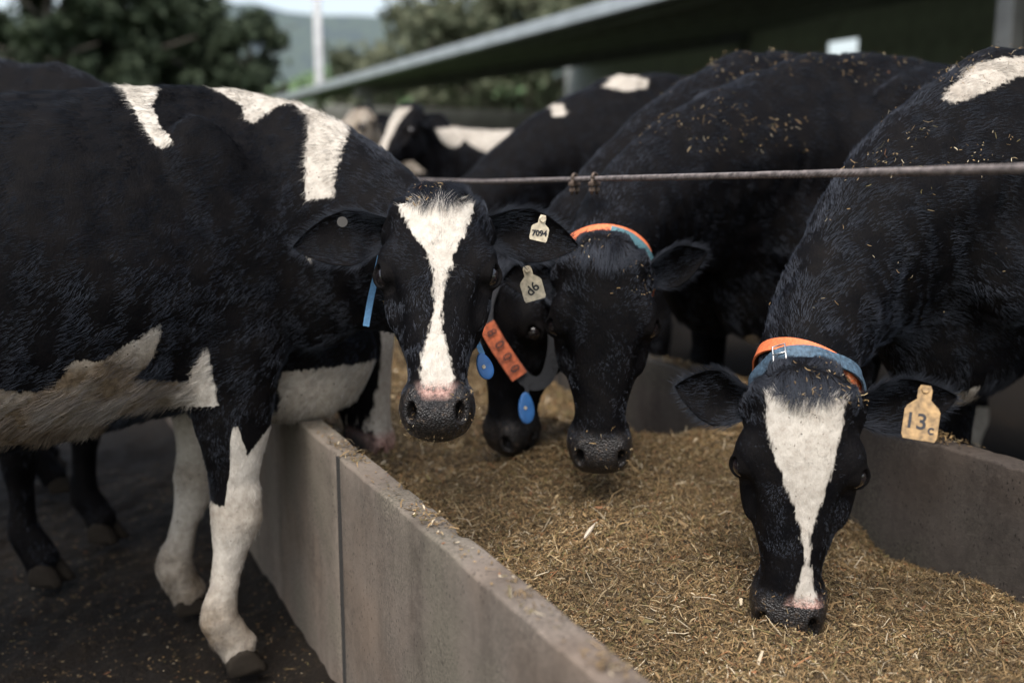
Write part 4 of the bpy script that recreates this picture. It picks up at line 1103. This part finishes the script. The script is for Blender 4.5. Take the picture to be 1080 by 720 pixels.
# --- trees
def leaf_mat(name, a, b_):
    m, nt, bs = new_mat(name); at = nt.nodes.new('ShaderNodeAttribute'); at.attribute_name = 'shade'
    nt.links.new(ramp(nt, at.outputs['Fac'], [(0, a), (1, b_)]).outputs[0], bs.inputs['Base Color']); bs.inputs['Roughness'].default_value = .6; bs.inputs['Specular IOR Level'].default_value = .05
    return m
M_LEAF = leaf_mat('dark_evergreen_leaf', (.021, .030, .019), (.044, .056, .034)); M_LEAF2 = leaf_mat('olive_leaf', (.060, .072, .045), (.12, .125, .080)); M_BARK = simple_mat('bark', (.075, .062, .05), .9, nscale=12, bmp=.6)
def tree(px, d, top_px, w_px, label, mat, leaves=5200, leaf=.16, sparse=0.0, low=.12):
    g = at_depth(px, 182, d); base = Vector((g[0], g[1], -.15)); H = (182-top_px)*d/FPX+CAM_H+.15; Rw = w_px*d/FPX/2
    root = empty('tree', base); tag(root, label, 'tree', 'trees behind the yard')
    V, F = tube([(0, 0, 0), (.05*H*.1, 0, H*.3), (0, .03*H*.2, H*.62), (0, 0, H*.9)], [H*.032, H*.026, H*.016, H*.004], 10)
    nl = 9
    for k in range(nl):
        a = k*2.4; z0 = H*(.25+.5*k/nl); L = Rw*random.uniform(.6, .95)
        V2, F2 = tube([(0, 0, z0), (math.cos(a)*L*.5, math.sin(a)*L*.5, z0+L*.3), (math.cos(a)*L, math.sin(a)*L, z0+L*.45)], [H*.010, H*.007, H*.002], 6)
        o = len(V); V += V2; F += [tuple(i+o for i in f) for f in F2]
    link('trunk', mesh_pd('trunk', V, F, True), M_BARK, root)
    # crown: leaf clusters in uneven lobes
    nlobe = 90; lob = []
    for k in range(nlobe):
        u = rng.uniform(low, 1); rad = Rw*math.sin(math.pi*min(.97, .15+.8*u))**.7
        a = rng.uniform(0, 2*math.pi); q = rad*math.sqrt(rng.uniform(.05, 1))*.8
        lob.append((q*math.cos(a), q*math.sin(a), H*(low+(u-low)*.93), Rw*rng.uniform(.07, .26)))
    lob = np.array(lob); k = rng.integers(0, nlobe, leaves); dirs = nrm(rng.normal(size=(leaves, 3)))
    C = lob[k, :3]+dirs*lob[k, 3:4]*rng.uniform(.2, 1.25, (leaves, 1))*np.array([1, 1, .8])
    C[:, 2] = np.clip(C[:, 2], H*.04, H*1.02)
    nn = nrm(dirs+rng.normal(0, .6, (leaves, 3))); t1 = nrm(np.cross(nn, rng.normal(size=(leaves, 3)))); t2 = np.cross(nn, t1)
    s = leaf*rng.uniform(.5, 1.3, (leaves, 1))
    Vv = np.stack([C-t1*s, C-t2*s*.5+nn*s*.1, C+t1*s, C+t2*s*.5+nn*s*.1], 1).reshape(-1, 3); Ff = np.arange(leaves*4).reshape(-1, 4)
    me = mesh_np('crown', Vv, Ff); attr(me, 'shade', np.repeat(np.clip(rng.normal(.5, .25, leaves)+.2*(rng.random(nlobe)[k]-.5), 0, 1), 4))
    link('crown', me, mat, root)
DKW = dict(leaves=16000, leaf=.17, low=.05)
for px, d, top, w, lab in ((-190, 33, -60, 230, 'dark evergreen tree outside the left edge of the picture'), (-62, 29, -70, 165, 'dark evergreen tree cut by the left edge of the picture'),
        (62, 27, -70, 150, 'tall dark evergreen tree first in from the left edge'), (142, 29, -60, 160, 'tall dark evergreen tree above the white stripe of the near cow'),
        (212, 31, -12, 150, 'dark evergreen tree between the tall ones and the pole'), (268, 30, 6, 130, 'lower dark tree next to the pole on its left'),
        (150, 36, 16, 420, 'broad dark hedge tree closing the gap between the evergreens'), (10, 34, 30, 230, 'low broad tree behind the left evergreens')):
    tree(px, d, top, w, lab, M_LEAF, **DKW)
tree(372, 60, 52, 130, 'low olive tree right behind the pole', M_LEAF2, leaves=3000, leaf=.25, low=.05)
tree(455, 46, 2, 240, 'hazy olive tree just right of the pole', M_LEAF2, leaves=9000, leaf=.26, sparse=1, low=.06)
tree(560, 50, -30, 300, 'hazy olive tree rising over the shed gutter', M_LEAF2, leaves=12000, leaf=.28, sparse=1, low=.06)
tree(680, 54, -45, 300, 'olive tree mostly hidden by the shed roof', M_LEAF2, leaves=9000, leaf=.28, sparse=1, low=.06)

# ================================================================== the herd
LEGS = [(front_leg, 1, 0, 0), (front_leg, -1, .04, 0), (hind_leg, 1, 0, 0), (hind_leg, -1, -.12, 0)]
def seen_from(c, lo=-.35):
    w = c.V@c.W[:3, :3].T+c.W[:3, 3]; n = nrm(c.Nv@c.W[:3, :3].T); f = (nrm(CO-w)*n).sum(1)
    px = project(w); inx = (px[:, 0] > -160) & (px[:, 0] < 1240) & ((w-CO)@CF > .3)
    return np.where(inx, sstep(lo, 0, f)*.97+.03, .03)
NONE = lambda c: np.full(len(c.V), -.05)
GRP_L, GRP_R = 'cows standing along the left wall of the trough', 'cows feeding from the right side of the trough'

# ---- cow A: turns its head to the camera
WA = body_matrix(.465, 2.60, 0, 0)
oA, RA = head_pose(at_depth(461, 197, 2.05), math.radians(31), math.radians(-2), math.radians(0))
cA = cow_shape(WA, oA, RA, (.10, -.95), [(front_leg, 1, -.15, .09), (front_leg, -1, -.085, 0), (hind_leg, 1, 0, 0), (hind_leg, -1, -.12, 0)], h=.012, tan0=(.75, -.45, .22))
x, y, z = cA.V.T; right = y < .06
pA = NONE(cA)
for pix, sel in (
    ([(128, 70), (182, 70), (178, 86), (161, 112), (168, 132), (183, 150), (168, 157), (153, 137), (137, 108)], right),
    ([(236, 84), (270, 75), (300, 72), (330, 74), (370, 84), (418, 122), (413, 136), (377, 130), (363, 150), (354, 180), (352, 208), (322, 210), (321, 170), (326, 122), (305, 108), (290, 113), (268, 129), (258, 126), (256, 112)], right),
    ([(318, 250), (334, 250), (336, 270), (326, 278)], right),
    ([(-60, 398), (20, 414), (55, 411), (78, 380), (108, 381), (136, 362), (171, 342), (163, 376), (140, 400), (204, 404), (222, 440), (100, 475), (-60, 470)], (z < .98) & (y < .1) | (z < .7)),
    ([(200, 398), (218, 366), (225, 398), (231, 436), (214, 438), (200, 414)], right & (z < .95)),
    ([(300, 402), (340, 386), (365, 398), (385, 404), (412, 392), (412, 412), (400, 480), (290, 490), (280, 425)], (x > .10) & (z < .84) & (cA.dh > .05))):
    pA = np.maximum(pA, side_patch(cA, pix, sel))
legm = (y < -.02) & (z < .72) & (x > -.3)
zb = np.interp((x+.026+.09)/.18, [0, .30, .36, .42, .50, .62, .80, 1.0], [.47, .445, .50, .655, .66, .575, .61, .64])
lp = np.clip(zb-z, -.05, .05)
pA = np.where(legm & (z < .70), lp, pA)
pA = np.where((y > .03) & (z < .66) & (x > -.25) & (x < .3), .05, pA)
pA = np.where((z < .55) & (x < -.6), .62-z, pA)
pA = np.where((x > .10) & (z > .5) & (z < .76) & (cA.dh > .08) & (np.abs(y) < .14), np.maximum(pA, np.minimum(.75-z, x-.11)), pA)
blaze = face_px(cA, [(417, 197), (419, 212), (424, 226), (436, 246), (450, 264), (456, 285), (458, 318), (453, 348), (446, 372), (443, 398), (449, 415), (470, 415), (480, 398), (474, 376), (467, 352), (466, 325), (469, 298), (478, 272), (490, 246), (499, 222), (503, 204), (500, 194), (480, 190), (440, 192)])
pA = np.maximum(pA, face_patch(cA, blaze))
stA = np.clip(sstep(.97, .80, z)*sstep(-.06, -.20, x)*sstep(.48, .56, z)+.80*sstep(.36, .12, z)+.55*np.exp(-((z-.42)/.055)**2)+.18*((x > .0) & (z > 1.0))*sstep(.03, .06, cA.dh), 0, 1)
stA = np.where((x > .1) & (z < .85) & (z > .55), .35, stA); stA = np.where(cA.dh < .02, .10, stA)
cow_attrs(cA, pA, stA, seen=seen_from(cA))
rootA, bodyA = build_cow(cA, cA.me, 'black and white cow with white blaze looking straight into the camera', GRP_L,
    ears=dict(L=((.16, 1, .0), (.32, .10, 1)), R=((.16, 1, .0), (.32, .10, 1))), ear_kw=dict(L=dict(L=.215, Wd=.056), R=dict(L=.225, Wd=.058)))

# ---- cow E: tag 13c, head down over the silage
WE = body_matrix(2.24, 1.66, RIGHT_Z, math.radians(172), 1.0)
oE, RE = head_pose(at_depth(850, 404, 1.87), math.radians(7), math.radians(2), math.radians(-1.5))
cE = cow_shape(WE, oE, RE, (-.62, -.62), LEGS, h=.012, tan0=(.85, .15, -.15))
pE = NONE(cE); x, y, z = cE.V.T
pE = np.maximum(pE, side_patch(cE, [(992, 104), (1003, 88), (1030, 68), (1075, 58), (1110, 60), (1110, 90), (1075, 80), (1050, 92), (1022, 104), (1005, 110)], y > -.1, .1))
pE = np.maximum(pE, side_patch(cE, [(985, 418), (1055, 412), (1062, 475), (985, 470)], z < .95, .15)); pE = np.maximum(pE, side_patch(cE, [(1058, 425), (1100, 440), (1100, 520), (1060, 520)], (z < .95) & (y > 0), .15))
pE = np.where((z < .60) & (cE.dh > .1) & (x < .45) & (y > 0), .60-z, pE)
blE = face_px(cE, [(808, 413), (808, 440), (814, 468), (826, 505), (838, 535), (845, 562), (848, 590), (843, 622), (833, 642), (846, 646), (862, 640), (858, 618), (854, 592), (856, 562), (868, 525), (880, 488), (889, 450), (892, 414), (870, 408), (830, 408)])
pE = np.maximum(pE, face_patch(cE, blE)); pE = np.where((cE.H[:, 0] > .435) & (cE.dh < .03), np.minimum(pE, -.03), pE)
cow_attrs(cE, pE, np.where(cE.dh < .02, .14, .4), seen=seen_from(cE))
rootE, bodyE = build_cow(cE, cE.me, 'cow with white blaze and yellow 13c tag eating head down on the right', GRP_R,
    ears=dict(L=((-.20, 1, .06), (.20, .05, 1)), R=((-.10, 1, .10), (.20, .0, 1))), ear_kw=dict(L=dict(L=.20, Wd=.054), R=dict(L=.165, Wd=.056)))

# ---- cow D: all-black face, orange and teal collar
WD = body_matrix(2.32, 2.40, RIGHT_Z, math.radians(173), 1.04)
oD, RD = head_pose(at_depth(640, 262, 2.30), math.radians(8), math.radians(4), math.radians(-1))
cD = cow_shape(WD, oD, RD, (-.55, -.70), LEGS, h=.012, tan0=(.85, .22, .0))
x, y, z = cD.V.T; pD = NONE(cD); pD = np.maximum(pD, side_patch(cD, [(765, 385), (775, 362), (795, 352), (808, 365), (805, 395)], z < .95, 0.))
cow_attrs(cD, pD, np.full(len(x), .3), seen=seen_from(cD), fur=.7)
rootD, bodyD = build_cow(cD, cD.me, 'all-black faced cow with orange and teal collar in the middle', GRP_R,
    ears=dict(L=((-.36, 1, -.1), (.4, .3, 1)), R=((.15, 1, -.1), (.1, .3, 1))), ear_kw=dict(L=dict(L=.17, Wd=.05), R=dict(L=.15, Wd=.048)))

# ---- further cows: one feeding shape and one with raised head, each with its own markings
def local_head(W, loc, tau, yaw=0):
    o = W[:3, :3]@np.array(loc)+W[:3, 3]; return head_pose(o, tau, yaw, face=W[:3, 0])
W0 = np.eye(4)
o0, R0 = local_head(W0, (1.06, 0, .87), math.radians(4))
cF = cow_shape(W0, o0, R0, (-.62, -.62), LEGS, h=.016, tan0=(.9, 0, -.1), refine=1)
o1, R1 = local_head(W0, (.76, 0, 1.60), math.radians(42), math.radians(20))
cR = cow_shape(W0, o1, R1, (-.1, -.95), LEGS, h=.016, tan0=(.8, 0, .5), refine=1)
import copy
def far_cow(proto, W, label, group, patches, face=None, fur=.35, ears=EARS, white_z=.20, st=.3, px=()):
    c = copy.copy(proto); c.W = W; c.Wi = np.linalg.inv(W); c.me = proto.me.copy(); p = NONE(c); x, y, z = c.V.T
    for cx, cz, rx, rz, sd in patches:
        q = np.sqrt(((x-cx)/rx)**2+((z-cz)/rz)**2); d = (1-q)*min(rx, rz); p = np.maximum(p, np.where(y*sd >= -.02 if sd else True, d, -.05))
    p = np.where((z < white_z) & (c.dh > .1) & (x < .45), white_z-z, p)
    for poly in px: p = np.maximum(p, side_patch(c, poly, z > 1.0, 0.))
    if face: p = np.maximum(p, face_patch(c, face))
    cow_attrs(c, p, np.full(len(x), st), me=c.me, fur=fur, seen=seen_from(c))
    return build_cow(c, c.me, label, group, fur=True, ears=ears)+(c,)
BLZ = [(-.06, .0), (.06, .0), (.045, .12), (.03, .25), (.035, .40), (.03, .46), (-.03, .46), (-.035, .40), (-.03, .25), (-.045, .12)]
WIDE = [(-.07, .0), (.07, .0), (.08, .12), (.085, .28), (.09, .5), (-.09, .5), (-.085, .28), (-.08, .12)]
mB = at_z(428, 452, .50); rzB = math.radians(-38); cb_, sb_ = math.cos(rzB), math.sin(rzB); lB = 1.11*1.09
rB, _, cB = far_cow(cF, body_matrix(mB[0]-cb_*lB, mB[1]-sb_*lB, .0, rzB, 1.09), 'cow behind the near one with pale face down in the trough', GRP_L, [], [(-.05, .0), (.05, .0), (.055, .12), (.05, .25), (.06, .5), (-.06, .5), (-.05, .25), (-.055, .12)], white_z=.0)
mC = at_z(505, 486, .47); rzC = math.radians(192); cb_, sb_ = math.cos(rzC), math.sin(rzC); lC = 1.11*1.06
rC, _, cC = far_cow(cF, body_matrix(mC[0]-cb_*lC, mC[1]-sb_*lC, RIGHT_Z, rzC, 1.06), 'cow with orange lettered collar band eating behind the nearest head', GRP_R, [])
rG, _, cG = far_cow(cF, body_matrix(2.55, 3.84, RIGHT_Z, math.radians(182), 1.09), 'black cow with two small white shoulder flecks fourth along the right side', GRP_R, [], px=([(578, 112), (594, 110), (598, 122), (582, 124)], [(636, 92), (642, 82), (660, 77), (684, 84), (682, 93), (656, 97)]))
rK, _, cK = far_cow(cF, body_matrix(2.85, 4.62, RIGHT_Z, math.radians(180), 1.05), 'plain black cow fifth along the right side, mostly hidden', GRP_R, [])
def by_head(px, py, d, rz, sc): p = at_depth(px, py, d); return body_matrix(p[0]-math.cos(rz)*.76*sc, p[1]-math.sin(rz)*.76*sc, RIGHT_Z, rz, sc)
rH, _, cH = far_cow(cR, by_head(428, 112, 5.75, math.radians(187), .97), 'black cow with large white shoulder patch and head raised far back', GRP_R, [(.20, 1.42, .20, .12, 0), (.48, 1.46, .10, .12, 0)], BLZ)
rI, _, cI = far_cow(cR, by_head(378, 96, 7.6, math.radians(184), 1.04), 'cow with cream-coloured head farthest back by the shed gutter', GRP_R, [(.45, 1.45, .5, .35, 0)], [(-.2, -.1), (.2, -.1), (.2, .6), (-.2, .6)], st=.75)
rJ, _, cJ = far_cow(cF, body_matrix(.0, 4.4, 0, math.radians(-4), 1.0), 'third cow along the left side, hidden behind the near cows', GRP_L, [(-.3, 1.0, .3, .4, 0)], white_z=.0)

# ================================================================== collars, tags, straw on the coats
def flecks(root, c, n, sel, L0=.010, name='straw_flecks'):
    w = c.V@c.W[:3, :3].T+c.W[:3, 3]; f = (nrm(CO-w)*nrm(c.Nv@c.W[:3, :3].T)).sum(1)
    ix = np.nonzero(sel & (f > -.2) & (vnoise(c.V, 11, 31)[:, 0] > .12))[0]; ix = rng.choice(ix, n)
    P = c.V[ix]+rng.normal(0, .005, (n, 3)); Nn = c.Nv[ix]
    me = chop_mesh(name, P, Nn, np.clip(rng.lognormal(math.log(L0), .5, n), .003, .03), rng.uniform(.0009, .0022, n), rng.uniform(.004, .010, n), pal=np.array([.22, .2, .12, .2, .04, .1, .1, .01, .01]), flat=.5)
    o = link(name, me, None, root); o['kind'] = 'stuff'; return o
hz = cE.V[:, 2]
flecks(rootE, cE, 900, (hz > 1.15) & (cE.dh > .02), .007); flecks(rootE, cE, 150, (cE.H[:, 0] < .045) & (cE.dh < .03) & (cE.H[:, 2] > -.16), .006); flecks(rootE, cE, 300, (hz > .8) & (cE.dh > .02), .008)
flecks(rootD, cD, 700, (cD.V[:, 2] > 1.15) & (cD.dh > .02), .009); flecks(rootD, cD, 90, (cD.H[:, 0] < .12) & (cD.dh < .02), .005)
flecks(rootC, cC, 300, cC.V[:, 2] > 1.3, .014) if 'rootC' in globals() else flecks(rC, cC, 300, cC.V[:, 2] > 1.3, .014)
flecks(rootA, cA, 70, (cA.H[:, 0] < .10) & (cA.dh < .02), .006); flecks(rootA, cA, 130, (cA.H[:, 0] > .41) & (cA.dh < .02), .005); flecks(rootA, cA, 40, cA.dh < .02, .006)
flecks(rootE, cE, 60, (cE.H[:, 0] > .40) & (cE.dh < .02), .005); flecks(rootD, cD, 40, (cD.H[:, 0] > .40) & (cD.dh < .02), .006)

ccam = lambda p: nrm(CO-np.asarray(p))
up = np.array([0, 0, 1.])
def collar(root, c, bands):
    e = bpy.data.objects.new('collar', None); COL.objects.link(e); e.parent = root; e.empty_display_size = .05
    for mat, kw in bands: link('strap', strap_loop(c, **kw), mat, e)
    return e
colE = collar(rootE, cE, [(M_ORANGE, dict(t=.88, width=.030, off=.004, droop=.05, tilt=-.12, roll=-.20)), (M_BLUE, dict(t=.91, width=.030, off=.012, droop=.06, tilt=-.15, roll=.20))])
colD = collar(rootD, cD, [(M_ORANGE, dict(t=.90, width=.028, off=.013, droop=.05, tilt=-.20, roll=.10)), (M_TEAL, dict(t=.91, width=.028, off=.019, tilt=-.20, roll=-.05, arc=(.03, .45)))])
colA = collar(rootA, cA, [(M_SKY, dict(t=.86, width=.032, off=.008, droop=.015))])
def px_strap(root, parent, pts, width, mat, name='strap', thick=.004, wdir=None):
    """flat strap through world points"""
    pts = np.array(pts); n = len(pts); t1 = np.linspace(0, n-1, (n-1)*6+1); pts = cubic(np.arange(n, dtype=float), pts, t1); T = nrm(np.gradient(pts, axis=0)); V = []; F = []
    for p, t in zip(pts, T):
        n_ = ccam(p) if wdir is None else nrm(wdir); w = nrm(np.cross(t, n_)); n_ = np.cross(w, t)
        for k, q in ((-.5, 0), (.5, 0), (.5, 1), (-.5, 1)): V.append(p+w*width*k+n_*thick*q)
    for i in range(len(pts)-1):
        for k in range(4): F.append((i*4+k, i*4+4+k, i*4+4+(k+1) % 4, i*4+(k+1) % 4))
    F += [(3, 2, 1, 0), tuple((len(pts)-1)*4+k for k in range(4))]
    o = link(name, mesh_pd(name, V, F), mat); set_world(o, root, Matrix.Identity(4)); 
    if parent is not None: o.matrix_basis = o.matrix_basis; o.parent = parent
    return o
def medallion(root, parent, px, py, d, w, h, name='neck_tag', rot=0.):
    p = at_depth(px, py, d); n = ccam(p)+CR*.35; n = nrm(n); u = nrm(up-n*(up@n)); u = u*math.cos(rot)+np.cross(n, u)*math.sin(rot); x = np.cross(u, n)
    M = np.eye(4); M[:3, 0], M[:3, 1], M[:3, 2], M[:3, 3] = x, u, n, p
    bm = bmesh.new(); bmesh.ops.create_uvsphere(bm, u_segments=24, v_segments=14, radius=1)
    for v_ in bm.verts: v_.co = Vector((v_.co.x*w/2*(1-.18*v_.co.y), v_.co.y*h/2, math.copysign(abs(v_.co.z)**.3, v_.co.z)*.0055))
    o = link(name, bm_mesh(name, bm, True), M_TRANS); set_world(o, root, np2m(M))
    bm = bmesh.new(); bmesh.ops.create_cone(bm, segments=16, radius1=.005, radius2=.004, depth=.004, cap_ends=True); r = link('highlight_dot', bm_mesh('highlight_dot', bm), M_TAGW, o); r.location = (-.004, 0, .006)  # small cream disc stands in for the white highlight on the tag
    if parent is not None: o.parent = parent
    return o
pE_ = at_depth(976, 411, 1.80); ear_tag(rootE, M_TAGY, pE_, ccam(pE_)+np.array([.15, 0, .1]), up+CR*.10, .060, .092, [('13', .040, -.009, -.060, 0), ('c', .025, .018, -.071, 0)])
pA_ = at_depth(572, 231, 1.97); ear_tag(rootA, M_TAGW, pA_, ccam(pA_)+CR*.3, up+CR*.25, .037, .044, [('7094', .0155, .0, -.029, .15)])
pD_ = at_depth(556, 284, 2.24); ear_tag(rootD, M_TAGW, pD_, ccam(pD_), up-CR*.28, .050, .072, [('d6', .030, .0, -.046, .5)])

px_strap(rootA, colA, [at_depth(x_, y_, 2.2) for x_, y_ in ((404, 258), (398, 285), (391, 315), (386, 344))], .014, M_SKY, 'strap_end', .003)
medallion(rootA, colA, 511, 386, 2.2, .036, .062, rot=.3)
# collar of the cow behind: dark strap, orange lettered band, blue neck tag
colC = bpy.data.objects.new('collar', None); COL.objects.link(colC); colC.parent = rC
dC = np.median([float((cC.W[:3, :3]@h_+cC.W[:3, 3]-CO)@CF) for h_ in (hit(cC, 530, 350), hit(cC, 545, 385), hit(cC, 525, 365)) if h_ is not None]+[2.9])-.03
px_strap(rC, colC, [at_depth(x_, y_, dC) for x_, y_ in ((520, 300), (513, 322), (515, 345), (535, 375), (557, 402), (575, 400), (584, 375), (586, 345))], .038, M_DARK, 'strap', .004)
ob = px_strap(rC, colC, [at_depth(x_, y_, dC-.012) for x_, y_ in ((513, 342), (527, 366), (548, 397))], .046, M_ORANGE2, 'number_band', .004)
for k, ch in enumerate('8000'):
    t_ = .16+.23*k; p = at_depth(513+35*t_, 342+55*t_, dC-.022); n = ccam(p); d_ = nrm(at_depth(548, 397, dC)-at_depth(513, 342, dC)); d_ = nrm(d_-n*(d_@n)); M = np.eye(4); M[:3, 1] = -d_; M[:3, 2] = n; M[:3, 0] = np.cross(-d_, n); M[:3, 3] = p
    M2 = M.copy(); M2[:3, 0], M2[:3, 1] = d_, np.cross(n, d_)
    o = link('band_number', text_mesh('band_number', ch, .036, M_INK, bold=.0), M_INK); set_world(o, rC, np2m(M2)); o.parent = colC
medallion(rC, colC, 555, 430, dC-.01, .044, .085)
# steel buckle on the blue strap of the right-hand cow
bl = [o for o in colE.children if o.data.materials[0] == M_BLUE][0]; bv = np.array([v_.co for v_ in bl.data.vertices]); bw_ = bv@cE.W[:3, :3].T+cE.W[:3, 3]
pq = project(bw_); i0 = np.argmin(((pq-np.array([822, 366]))**2).sum(1)+((bw_-CO)@CF > 1.9)*400)//4*4; ctr = bv[i0:i0+4].mean(0); nx_ = bv[(i0+4) % len(bv):][:4].mean(0)
tx = nrm(nx_-ctr); wx = nrm(bv[i0+1]-bv[i0]); ox = nrm(bv[i0+3]-bv[i0])
V, F = tube([ctr+ox*.004+tx*a_+wx*b_ for a_, b_ in ((-.013, -.019), (.013, -.019), (.013, .019), (-.013, .019))], .0022, 6, closed=True)
link('buckle', mesh_pd('buckle', V, F, True), M_STEEL, colE)
V, F = tube([ctr+ox*.005+tx*a_ for a_ in (-.013, .0, .015)], .0016, 6); link('buckle_pin', mesh_pd('buckle_pin', V, F, True), M_STEEL, colE)
px_strap(rC, colC, [at_depth(x_, y_, dC-.006) for x_, y_ in ((556, 398), (556, 408), (555, 420))], .012, M_DARK, 'tag_link', .003)
px_strap(rootA, colA, [at_depth(x_, y_, 2.21) for x_, y_ in ((496, 345), (503, 360), (509, 374))], .012, M_SKY, 'tag_link', .003)
# round button in the other ear of the near cow
pbt = at_depth(361, 234, 1.985); V, F = tube([pbt, pbt+ccam(pbt)*.006], .0105, 16); o = link('ear_button', mesh_pd('ear_button', V, F), simple_mat('button_grey', (.05, .045, .04), .5)); set_world(o, rootA, Matrix.Identity(4))
